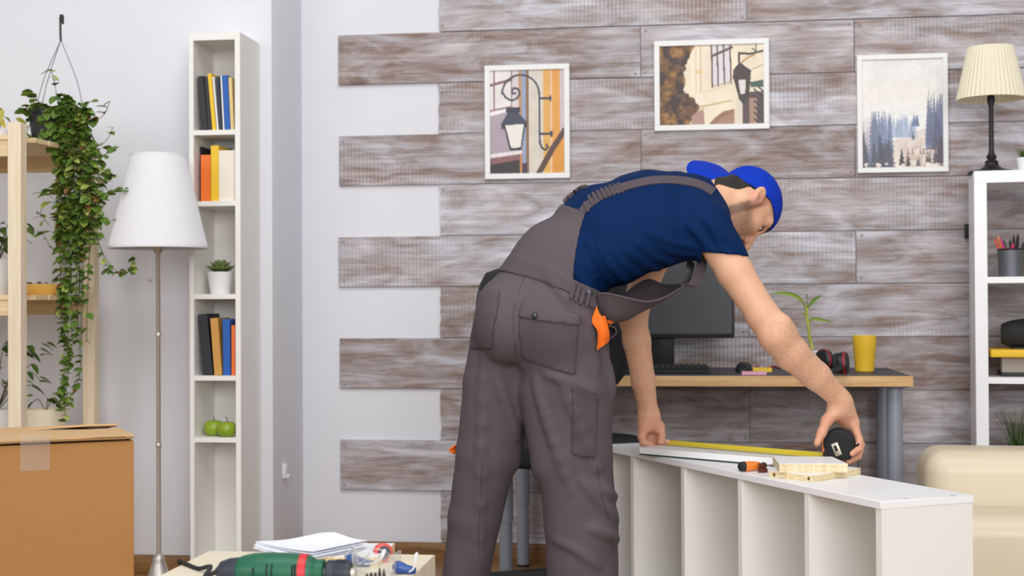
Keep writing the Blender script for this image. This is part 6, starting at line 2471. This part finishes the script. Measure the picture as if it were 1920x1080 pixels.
# ---------------------------------------------------------------- overalls
lo, hi = bounds([C(800, 380, 3.45), C(1180, 380, 4.05), C(800, 1290, 3.5), C(1200, 1290, 4.05)], 0.02)
lo[2] = 0.0
U = Field(lo, hi, 0.0048)
U.seg(WAI, PEL, 0.102, 0.128, 0.03, LATH, 1.28, 1.30)
U.ell(C(1046, 612, 3.67), (CX, CDN, CAW), (0.105, 0.120, 0.10), 0.05)
U.ell(C(948, 605, 3.70), (CX, CDN, CAW), (0.082, 0.115, 0.10), 0.04)
U.chain([C(1052, 640, 3.71), C(1066, 720, 3.71), C(1077, 850, 3.71), C(1090, 990, 3.72), C(1092, 1270, 3.74)],
        [0.125, 0.115, 0.098, 0.094, 0.092], 0.02)
U.chain([C(948, 640, 3.76), C(930, 720, 3.77), C(914, 850, 3.79), C(890, 970, 3.82), C(872, 1090, 3.84), C(862, 1250, 3.86)],
        [0.092, 0.085, 0.082, 0.071, 0.062, 0.060], 0.016)
U.seg(C(962, 700, 3.75), C(955, 860, 3.78), 0.050, 0.028, 0.03)
U.seg(C(1015, 740, 3.70), C(1030, 870, 3.70), 0.055, 0.045, 0.03)
U.plane(V((0, 0, 0.03)), V((0, 0, -1)))
U.ripple(0.0022, lambda X, Y, Z: (np.sin(46 * (X * 0.95 + Z * 0.22) + 2.4 * np.sin(8 * Z + 9 * X + 6 * Y)) * 0.8
                                  + np.sin(62 * (X * 0.35 - Z * 0.85 + 0.3 * Y) + 2.0 * np.sin(13 * X + 9 * Z)) * np.clip(1.2 - 1.6 * Z, 0.1, 0.7))
         * (0.25 + 0.75 * np.sin(6 * Z + 8 * X + 3 * Y) ** 2))
for pts, r in (([(1052, 706), (1088, 800), (1150, 955)], 0.012), ([(1005, 715), (1030, 800), (1072, 920)], 0.010), ([(1090, 900), (1130, 945), (1156, 975)], 0.010),
               ([(1120, 905), (1142, 925), (1157, 935)], 0.008), ([(1104, 990), (1136, 1000), (1158, 1012)], 0.008), ([(1085, 562), (1104, 610), (1120, 690)], 0.010),
               ([(1062, 545), (1078, 570), (1090, 600)], 0.008), ([(1102, 566), (1122, 600), (1136, 640)], 0.008), ([(1128, 650), (1142, 700), (1148, 745)], 0.008),
               ([(908, 665), (906, 780), (902, 900), (898, 1075)], 0.011), ([(926, 690), (950, 760), (968, 820)], 0.010), ([(1040, 1010), (1080, 1030), (1120, 1062)], 0.005),
               ([(1030, 522), (1046, 540), (1062, 562)], 0.006), ([(1024, 702), (1070, 716), (1122, 738)], 0.006)):
    fold(U, pts, r, 0.018, 0.45)


def patch(fld, off, poly, d0, d1, name, mt, parent, relax=2, pad=0.05):
    pts = [C(x, y, d) for x, y in poly for d in (d0, d1)]
    f = fld.crop(*bounds(pts, pad)).copy(off)
    f.outline(poly, d0, d1)
    return f.build(name, mt, parent, relax=relax)


# torso and trousers together, for panels that cross the waist
J = Field(lo, hi, 0.0045)
J.lo = U.lo; J.n = U.n; J.ax = U.ax; J.h = U.h
J.val = U.val.copy()
sl = J.region(TS.lo, [a[-1] for a in TS.ax])
gx = [np.clip(((J.ax[i][sl[i]] - TS.lo[i]) / TS.h), 0, TS.n[i] - 1.001) for i in range(3)]
i0 = [g.astype(int) for g in gx]; fr_ = [g - i for g, i in zip(gx, i0)]
tv = 0
for dx in (0, 1):
    for dy in (0, 1):
        for dz_ in (0, 1):
            wgt = ((fr_[0] if dx else 1 - fr_[0])[:, None, None] * (fr_[1] if dy else 1 - fr_[1])[None, :, None] * (fr_[2] if dz_ else 1 - fr_[2])[None, None, :])
            tv = tv + wgt * TS.val[np.ix_(i0[0] + dx, i0[1] + dy, i0[2] + dz_)]
J.put(sl, tv.astype(np.float32), 0.03)

# waist cut: the trousers end at the waistband
wdir = (WAI - PEL).normalized()
trs = J.copy()
trs.plane(C(1062, 521, 3.74), cv(0.39, -0.92, 0.0))
tro = trs.build('trousers', GREY, man, relax=2)


panel_poly = [(1058, 384), (1099, 397), (1088, 432), (1079, 478), (1075, 520), (1082, 545), (1040, 540), (980, 515), (930, 500), (915, 480), (1030, 370)]
bp_ = patch(J, 0.0038, panel_poly, 3.4, 4.1, 'back_panel', GREY, man)
band_poly = [(930, 480), (952, 476), (1005, 492), (1050, 512), (1085, 528), (1121, 552), (1124, 576), (1112, 580), (1072, 552), (1050, 540), (990, 520), (938, 508), (915, 520), (905, 500)]
bd_ = patch(J, 0.0045, band_poly, 3.4, 4.0, 'waistband', GREYD, man)
# gathered elastic at the side
for k, (x, y) in enumerate(((1078, 530), (1087, 536), (1096, 541), (1106, 547))):
    a2, b2 = drop(J, x, y), drop(J, x - 8, y + 30)
    if a2 is not None and b2 is not None:
        m = MB(); tw = (a2 - CAM_O).normalized()
        m.tube(curve([a2 - tw * 0.008, a2.lerp(b2, 0.5) - tw * 0.011, b2 - tw * 0.006], 10), [0.004, 0.0055, 0.006, 0.006, 0.006, 0.006, 0.006, 0.0055, 0.005, 0.003], 8)
        m.build('elastic_gather', GREYD, bd_, smooth=True)
pk_r = [(978, 577), (1000, 562), (1086, 602), (1083, 640), (1079, 704), (1040, 694), (978, 673), (972, 610)]
pr_ = patch(U, 0.006, pk_r, 3.4, 3.74, 'back_pocket', GREYD, tro)
pk_f = [(984, 556), (1000, 560), (1088, 592), (1087, 612), (1040, 606), (1000, 601), (971, 594), (976, 575)]
pf_ = patch(U, 0.011, pk_f, 3.4, 3.74, 'pocket_flap', GREY, tro)
pk_l = [(898, 545), (938, 543), (934, 580), (925, 620), (923, 655), (882, 655), (880, 640), (890, 590)]
patch(U, 0.006, pk_l, 3.4, 3.76, 'back_pocket', GREYD, tro)
cg = [(1074, 722), (1096, 735), (1121, 743), (1120, 800), (1117, 860), (1090, 858), (1070, 852), (1072, 790)]
patch(U, 0.0055, cg, 3.4, 3.72, 'cargo_pocket', GREYD, tro)
# seams as fine raised cords
def seam(fld, pts, name='seam', r=0.0016, par=None, off=0.0):
    q = []
    for p in curve([(x, y, 0.0) for x, y in pts], 34):
        s_ = drop(fld, p[0], p[1])
        if s_ is not None:
            q.append(s_ - (s_ - CAM_O).normalized() * off)
    if len(q) > 4:
        sm = [q[0]] + [(q[i - 1] + q[i] * 2 + q[i + 1]) / 4 for i in range(1, len(q) - 1)] + [q[-1]]
        m = MB(); m.tube(sm, r, 6)
        m.build(name, GREYD, par or tro, smooth=True)


seam(U, [(985, 515), (968, 560), (962, 600), (966, 650), (975, 700)], off=0.001)
seam(U, [(1118, 600), (1124, 660), (1122, 740), (1119, 860)], off=0.001)
seam(U, [(1119, 862), (1128, 930), (1146, 990), (1150, 1075)], off=0.001)
seam(U, [(905, 860), (900, 950), (898, 1020), (903, 1078)], off=0.001)
seam(U, [(979, 598), (977, 640), (981, 670), (1000, 680), (1040, 691), (1076, 700), (1079, 660), (1082, 618)], off=0.0062, r=0.0011)
seam(U, [(979, 588), (1000, 596), (1040, 601), (1083, 607)], off=0.0112, r=0.0011)
seam(U, [(932, 550), (928, 585), (919, 622), (917, 650), (888, 651)], off=0.0062, r=0.0011)
seam(U, [(1079, 730), (1077, 790), (1075, 848), (1113, 856), (1116, 800), (1117, 747)], off=0.0058, r=0.0011)
seam(J, [(925, 498), (980, 512), (1040, 535), (1075, 550)], off=0.005, r=0.0011)
# snap buttons
def button(fld, px, py, r, off, par):
    q = drop(fld, px, py)
    if q is None:
        return
    n = (CAM_O - q).normalized()
    c = q + n * off
    m = MB(); m.lathe([(r, 0), (r, 0.002), (r * 0.8, 0.0042), (r * 0.5, 0.0048), (0, 0.005)], c, 18, n.to_track_quat('Z', 'Y').to_matrix().to_4x4())
    m.build('snap_button', BTN, par, smooth=True)


button(U, 1003, 592, 0.0085, 0.011, tro)
button(J, 1103, 549, 0.012, 0.010, bd_)

# shoulder straps on the back: ribbons following the shirt
def strap(pts, w, name, fld, off=0.0045, d1=4.1):
    c0 = curve([(x, y, 0.0) for x, y in pts], 40)
    rows = []
    for i, p in enumerate(c0):
        a, b = c0[max(0, i - 1)], c0[min(39, i + 1)]
        t_ = V((b[0] - a[0], b[1] - a[1], 0)).normalized()
        row = []
        for k in np.linspace(-0.5, 0.5, 5):
            s_ = drop(fld, p[0] - t_.y * w * k, p[1] + t_.x * w * k)
            if s_ is None:
                row = None
                break
            row.append(s_ - (s_ - CAM_O).normalized() * off)
        if row:
            rows.append(row)
    if len(rows) > 3:
        R_ = np.array([[tuple(p) for p in r] for r in rows])
        for _ in range(3):
            R_[1:-1] = (R_[:-2] + 2 * R_[1:-1] + R_[2:]) / 4
        m = MB(); m.sheet([[V(p) for p in r] for r in R_], 0.004)
        return m.build(name, GREYD, man, smooth=True, angle=50)


s1 = strap([(1090, 398), (1102, 385), (1125, 368), (1165, 352), (1210, 340), (1255, 337), (1295, 341), (1322, 350), (1338, 360)], 14, 'strap', TS)
for k in range(9):                   # gathered elastic part of the strap
    f = k / 8
    x, y = 1100 + 64 * f, 388 - 36 * math.sqrt(f)
    a2, b2 = drop(TS, x - 5, y - 9), drop(TS, x + 4, y + 9)
    if a2 is not None and b2 is not None:
        m = MB(); tw = (a2 - CAM_O).normalized()
        m.tube(curve([a2 - tw * 0.004, a2.lerp(b2, 0.5) - tw * 0.0095, b2 - tw * 0.004], 8), [0.003, 0.005, 0.0055, 0.0055, 0.0055, 0.0055, 0.005, 0.003], 8)
        m.build('elastic_gather', GREYD, s1, smooth=True)
far_pts = []
for x in range(1058, 1102, 3):       # the other strap climbs over the far side of the back
    yy = next((y for y in range(300, 460) if drop(J, x, y) is not None), None)
    if yy is not None:
        far_pts.append(drop(J, x, yy + 1))
m = MB(); m.tube([p - cv(0.2, 0.9, 0.1) * 0.001 for p in far_pts], [0.0062 + 0.0016 * (k % 2) for k in range(len(far_pts))], 10)
m.build('strap', GREYD, man, smooth=True)

# bib hanging down in front
def bez(rows_px, n, m_):
    rs = [curve([C(*p) for p in r], m_) for r in rows_px]
    out = []
    for j in range(m_):
        out.append(curve([r[j] for r in rs], n))
    return out


near = [(1122, 552, 3.60), (1140, 551, 3.58), (1180, 560, 3.58), (1215, 566, 3.60), (1248, 557, 3.64), (1276, 540, 3.68), (1290, 532, 3.70)]
midl = [(1128, 600, 3.66), (1146, 606, 3.65), (1178, 598, 3.67), (1212, 578, 3.70), (1248, 560, 3.74), (1276, 541, 3.78), (1290, 531, 3.80)]
farl = [(1150, 560, 3.82), (1165, 556, 3.84), (1185, 540, 3.86), (1215, 524, 3.88), (1246, 534, 3.90), (1276, 533, 3.91), (1290, 526, 3.92)]
m = MB(); m.sheet(bez([near, midl, farl], 9, 26), 0.004)
bib = m.build('bib', GREY, man, smooth=True, angle=60)
m = MB(); m.tube(curve([C(*p) for p in near], 40), 0.0032, 8)
m.build('bib_hem', GREYD, bib, smooth=True)
lp = curve([C(1286, 536, 3.69), C(1300, 533, 3.68), C(1312, 512, 3.69), C(1316, 490, 3.71), C(1310, 474, 3.72)], 14)
rows = [[p + cv(-1, -0.2, 0) * 0.013, p, p + cv(1, 0.2, 0.3) * 0.013] for p in lp]
m = MB(); m.sheet(rows, 0.004)
fs = m.build('front_strap', GREYD, man, smooth=True, angle=60)
lp2 = curve([C(1278, 533, 3.70), C(1288, 520, 3.70), C(1293, 505, 3.70), C(1296, 490, 3.71)], 10)
m = MB(); m.sheet([[p + cv(-0.7, -0.6, 0) * 0.011, p, p + cv(0.7, 0.6, 0.2) * 0.011] for p in lp2], 0.005)
m.build('strap_buckle', M['black'], fs, smooth=True, angle=60)

# orange pocket linings turned out
ol = bez([[(1119, 574, 3.60), (1110, 602, 3.585), (1121, 622, 3.575), (1120, 657, 3.58)],
          [(1126, 592, 3.585), (1130, 606, 3.575), (1131, 625, 3.565), (1131, 648, 3.57)],
          [(1134, 592, 3.60), (1139, 610, 3.585), (1142, 628, 3.58), (1141, 640, 3.59)]], 7, 16)
m = MB(); m.sheet(ol, 0.003)
m.build('pocket_lining', ORANGE, man, smooth=True, angle=60)
ol = bez([[(1138, 603, 3.62), (1158, 592, 3.63), (1180, 587, 3.64), (1200, 576, 3.66)],
          [(1143, 609, 3.63), (1163, 597, 3.65), (1186, 592, 3.66), (1196, 584, 3.68)]], 4, 12)
m = MB(); m.sheet(ol, 0.003)
m.build('pocket_lining', ORANGE, man, smooth=True, angle=60)
ol = bez([[(1141, 611, 3.62), (1153, 615, 3.61), (1155, 626, 3.61), (1143, 636, 3.62)],
          [(1139, 616, 3.66), (1149, 619, 3.66), (1150, 627, 3.66), (1141, 634, 3.66)]], 4, 12)
m = MB(); m.sheet(ol, 0.003)
m.build('pocket_edge', GREYD, man, smooth=True, angle=60)
ol = bez([[(853, 835, 3.80), (842, 844, 3.80), (850, 850, 3.80)], [(862, 835, 3.82), (864, 843, 3.82), (862, 850, 3.82)]], 4, 8)
m = MB(); m.sheet(ol, 0.004)
m.build('pocket_lining', ORANGE, man, smooth=True)

# shoes
for (x, y, d, nm) in ((1092, 1275, 3.74, 0), (864, 1255, 3.86, 1)):
    p = C(x, y, d)
    S = Field(V((p.x - 0.15, p.y - 0.15, 0)), V((p.x + 0.28, p.y + 0.30, 0.14)), 0.006)
    dirn = (CX * 0.5 + CAW * 0.86); dirn.z = 0; dirn.normalize()
    b0 = V((p.x, p.y, 0.045))
    S.seg(b0 - dirn * 0.05, b0 + dirn * 0.16, 0.045, 0.042, 0.02)
    S.seg(b0 - dirn * 0.03, b0 + dirn * 0.02 + V((0, 0, 0.06)), 0.045, 0.05, 0.02)
    S.plane(V((0, 0, 0.004)), V((0, 0, -1)))
    S.build('shoe', mat('black_shoe_leather', rgb(34, 32, 32), 0.5), man)

# ---------------------------------------------------------------- cap, hair, eye, brow
patch(B, 0.0032, [(1338, 349), (1342, 330), (1362, 316), (1400, 326), (1416, 346), (1406, 350), (1400, 351), (1393, 353), (1385, 355), (1377, 354), (1369, 352), (1360, 349), (1352, 346), (1345, 346)], 3.70, 3.88, 'hair', HAIR, man)
lo, hi = bounds([hd(f, u, r) for f in (-0.13, 0.13) for u in (-0.13, 0.14) for r in (-0.11, 0.11)], 0.01)
K = Field(lo, hi, 0.003)
K.ell(hd(0.008, 0.020, 0), (HF, HUp, HRt), (0.0985, 0.0885, 0.0855), 0.0)
cn = (HUp * -1.0 + HF * 0.24).normalized()
K2 = K.copy()
K.plane(hd(0.0, 0.021, 0), cn)
K2.plane(hd(0.0, 0.012, 0), (HUp * -1.0 + HF * 0.70).normalized())
K.val = np.minimum(K.val, K2.val)
Kc = K.copy()
K.ell(hd(0.008, 0.018, 0), (HF, HUp, HRt), (0.0925, 0.083, 0.0797), 0.0, 'carve')
cap = K.build('cap', CAPM, man, relax=2)
# visor at the back of the head
root = [(1378, 338, 3.815), (1372, 332, 3.83), (1366, 327, 3.87), (1364, 325, 3.92), (1372, 330, 3.97)]
outr = [(1322, 350, 3.80), (1298, 334, 3.82), (1287, 316, 3.87), (1297, 303, 3.92), (1320, 303, 3.97)]
mids = [((a[0] + b[0]) / 2 + 2, (a[1] + b[1]) / 2 - 5, (a[2] + b[2]) / 2) for a, b in zip(root, outr)]
m = MB(); m.sheet(bez([root, mids, outr], 9, 24), 0.004)
m.build('visor', CAPM, cap, smooth=True, angle=60)
Hh = Field(lo, hi, 0.003)
Hh.ell(hd(0.008, 0.018, 0), (HF, HUp, HRt), (0.0920, 0.0825, 0.0792), 0.0)
Hb = Hh.copy()
Hb.plane(hd(-0.020, 0.0, 0), HF)
Hb.plane(hd(-0.06, -0.052, 0), (HUp * -1 + HF * 0.5).normalized())
Hb.build('hair', HAIR, man, relax=1)
for s_ in (1, -1):
    m = MB(); m.sheet([[hd(0.022 + 0.009 * a * (1 - 0.6 * b), 0.045 - 0.030 * b, s_ * (0.0745 - 0.008 * b * b - 0.004 * a)) for a in (-0.8, 0, 0.8)] for b in (0, 0.35, 0.7, 1.0)], 0.003)
    m.build('sideburn', HAIR, man, smooth=True)
    m = MB(); m.lathe([(0.0115 * math.sin(a), -0.0115 * math.cos(a)) for a in np.linspace(0.001, math.pi - 0.001, 13)], hd(0.0765, 0.004, 0.032 * s_), 18)
    ey = m.build('eye', mat('eye_white', rgb(225, 220, 215), 0.25), man, smooth=True, angle=180)
    gd = (HF * 0.9 - HUp * 0.35 + HRt * 0.05).normalized()
    m = MB(); m.lathe([(0.0055, 0.0100), (0.0030, 0.0113), (0.0, 0.0117)], hd(0.0765, 0.004, 0.032 * s_), 16, gd.to_track_quat('Z', 'Y').to_matrix().to_4x4())
    m.build('iris', mat('dark_iris', rgb(40, 26, 20), 0.2), ey, smooth=True)
    cu = curve([hd(0.098, 0.022, 0.014 * s_), hd(0.094, 0.029, 0.034 * s_), hd(0.078, 0.022, 0.054 * s_)], 10)
    m = MB(); m.tube(cu, [0.0026, 0.004, 0.0046, 0.0048, 0.0048, 0.0046, 0.0042, 0.0036, 0.0028, 0.0015], 8, flat=0.7)
    m.build('eyebrow', HAIR, man, smooth=True)
    cu = curve([hd(0.0875, 0.006, 0.020 * s_), hd(0.0885, 0.0105, 0.032 * s_), hd(0.079, 0.006, 0.046 * s_)], 8)
    m = MB(); m.tube(cu, 0.0022, 6)
    m.build('upper_eyelid', HAIR, man, smooth=True)
# thumb and finger nails
NAIL = mat('finger_nail', rgb(232, 190, 170), 0.3)
for (a, b, n_) in (((1248, 825.5, 4.066), (1255, 826.5, 4.066), cv(0.2, -0.8, -0.55)),):
    p0, p1 = C(*a), C(*b)
    w_ = (p1 - p0).normalized().cross(n_).normalized()
    m = MB(); m.sheet([[p0.lerp(p1, s_) + w_ * k * 0.0045 + n_ * (0.0012 - 0.0015 * k * k) for k in (-1, -0.5, 0, 0.5, 1)] for s_ in (0, 0.5, 1)], 0.0012)
    m.build('finger_nail', NAIL, man, smooth=True)

# ================================================================== THE TAPE MEASURE IN HIS HAND
tn = cv(-0.30, 0.10, -0.95)          # face normal, towards the viewer
tcn = C(1573, 832, 3.685)
TB = tn.to_track_quat('Z', 'Y').to_matrix().to_4x4()
R0 = 29.5 * 3.685 / F_PX
t = thing('tape_measure', (tcn.x, tcn.y, ZBRD), 'black and orange tape measure in the right hand, blade drawn out along the board', 'tape measure')
Tm = TB.copy(); Tm.translation = tcn
m = MB(); m.lathe([(R0 * 0.80, -0.022), (R0 * 0.97, -0.017), (R0, -0.008), (R0, 0.008), (R0 * 0.93, 0.016), (R0 * 0.82, 0.0185), (R0 * 0.8, 0.0175), (0, 0.0175)], (0, 0, 0), 48, Tm)
cs_ = m.build('case', M['black_soft'], t, smooth=True, angle=35)
for k in range(40):
    a = 2 * math.pi * k / 40
    m = MB(); m.box(-0.0009, 0.0009, R0 * 0.985, R0 * 1.025, -0.009, 0.010, Tm @ Matrix.Rotation(a, 4, 'Z'))
    m.build('grip_rib', M['black_soft'], cs_)
# foot block under the disc
up_w = V((0, 0, 1))
xw = up_w.cross(tn).normalized()
FM = Matrix((xw, up_w, tn)).transposed().to_4x4(); FM.translation = tcn
zfoot = ZBRD + 0.0004 - tcn.z
m = MB(); m.box(-R0 * 0.98, R0 * 0.75, zfoot, -R0 * 0.35, -0.016, 0.0150, FM)
m.build('foot_block', M['black_soft'], t, bev=0.005, seg=2)
m = MB(); m.box(-R0 * 1.02, -R0 * 0.80, -R0 * 0.55, R0 * 0.55, -0.014, 0.014, FM)
m.build('front_bumper', ORG, t, bev=0.006, seg=3)
m = MB()
m.box(-R0 * 0.42, R0 * 0.02, -R0 * 0.62, R0 * 0.22, 0.0178, 0.0215, FM @ Matrix.Rotation(0.38, 4, 'Z'))
cl = m.build('belt_clip', mat('satin_steel', rgb(196, 186, 168), 0.35, 0.6), t, bev=0.0015, seg=2)
m = MB(); m.box(-R0 * 0.30, -R0 * 0.12, -R0 * 0.30, R0 * 0.06, 0.0216, 0.0222, FM @ Matrix.Rotation(0.38, 4, 'Z'))
m.build('clip_slot', M['black'], cl)
m = MB(); m.tube([C(1594, 845, 3.672), C(1601, 842, 3.668)], 0.0065, 10)
m.build('lock_button', ORG, t, smooth=True)
m = MB(); m.tube([C(1606, 838, 3.665), C(1611, 834, 3.672)], 0.005, 10)
m.build('lanyard_knob', M['black'], t, smooth=True)
# blade: a shallow curved steel ribbon lying along the board
YB = mat('yellow_tape_blade', rgb(228, 206, 30), 0.35)
a0, b0 = atZ(1252, 831.5, ZBRD + 0.005), atZ(1549, 856.0, ZBRD + 0.006)
bdir = (b0 - a0).normalized()
bw_ = V((-bdir.y, bdir.x, 0))
if bw_.y < 0:
    bw_ = -bw_
rows = []
for s_ in np.linspace(0, 1, 24):
    p = a0.lerp(b0, s_)
    rows.append([p + bw_ * w * 0.88 + V((0, 0, 0.40 * w + 0.25 * abs(w))) for w in (-0.0125, -0.006, 0, 0.006, 0.0125)])
m = MB(); m.sheet(rows, 0.0012)
bl_ = m.build('blade', YB, t, smooth=True)
m = MB(); m.box(-0.001, 0.001, -0.009, 0.009, -0.006, 0.004, Matrix.Translation(a0 - bdir * 0.002) @ Matrix.Rotation(math.atan2(bdir.y, bdir.x), 4, 'Z'))
m.build('end_hook', M['steel'], bl_)
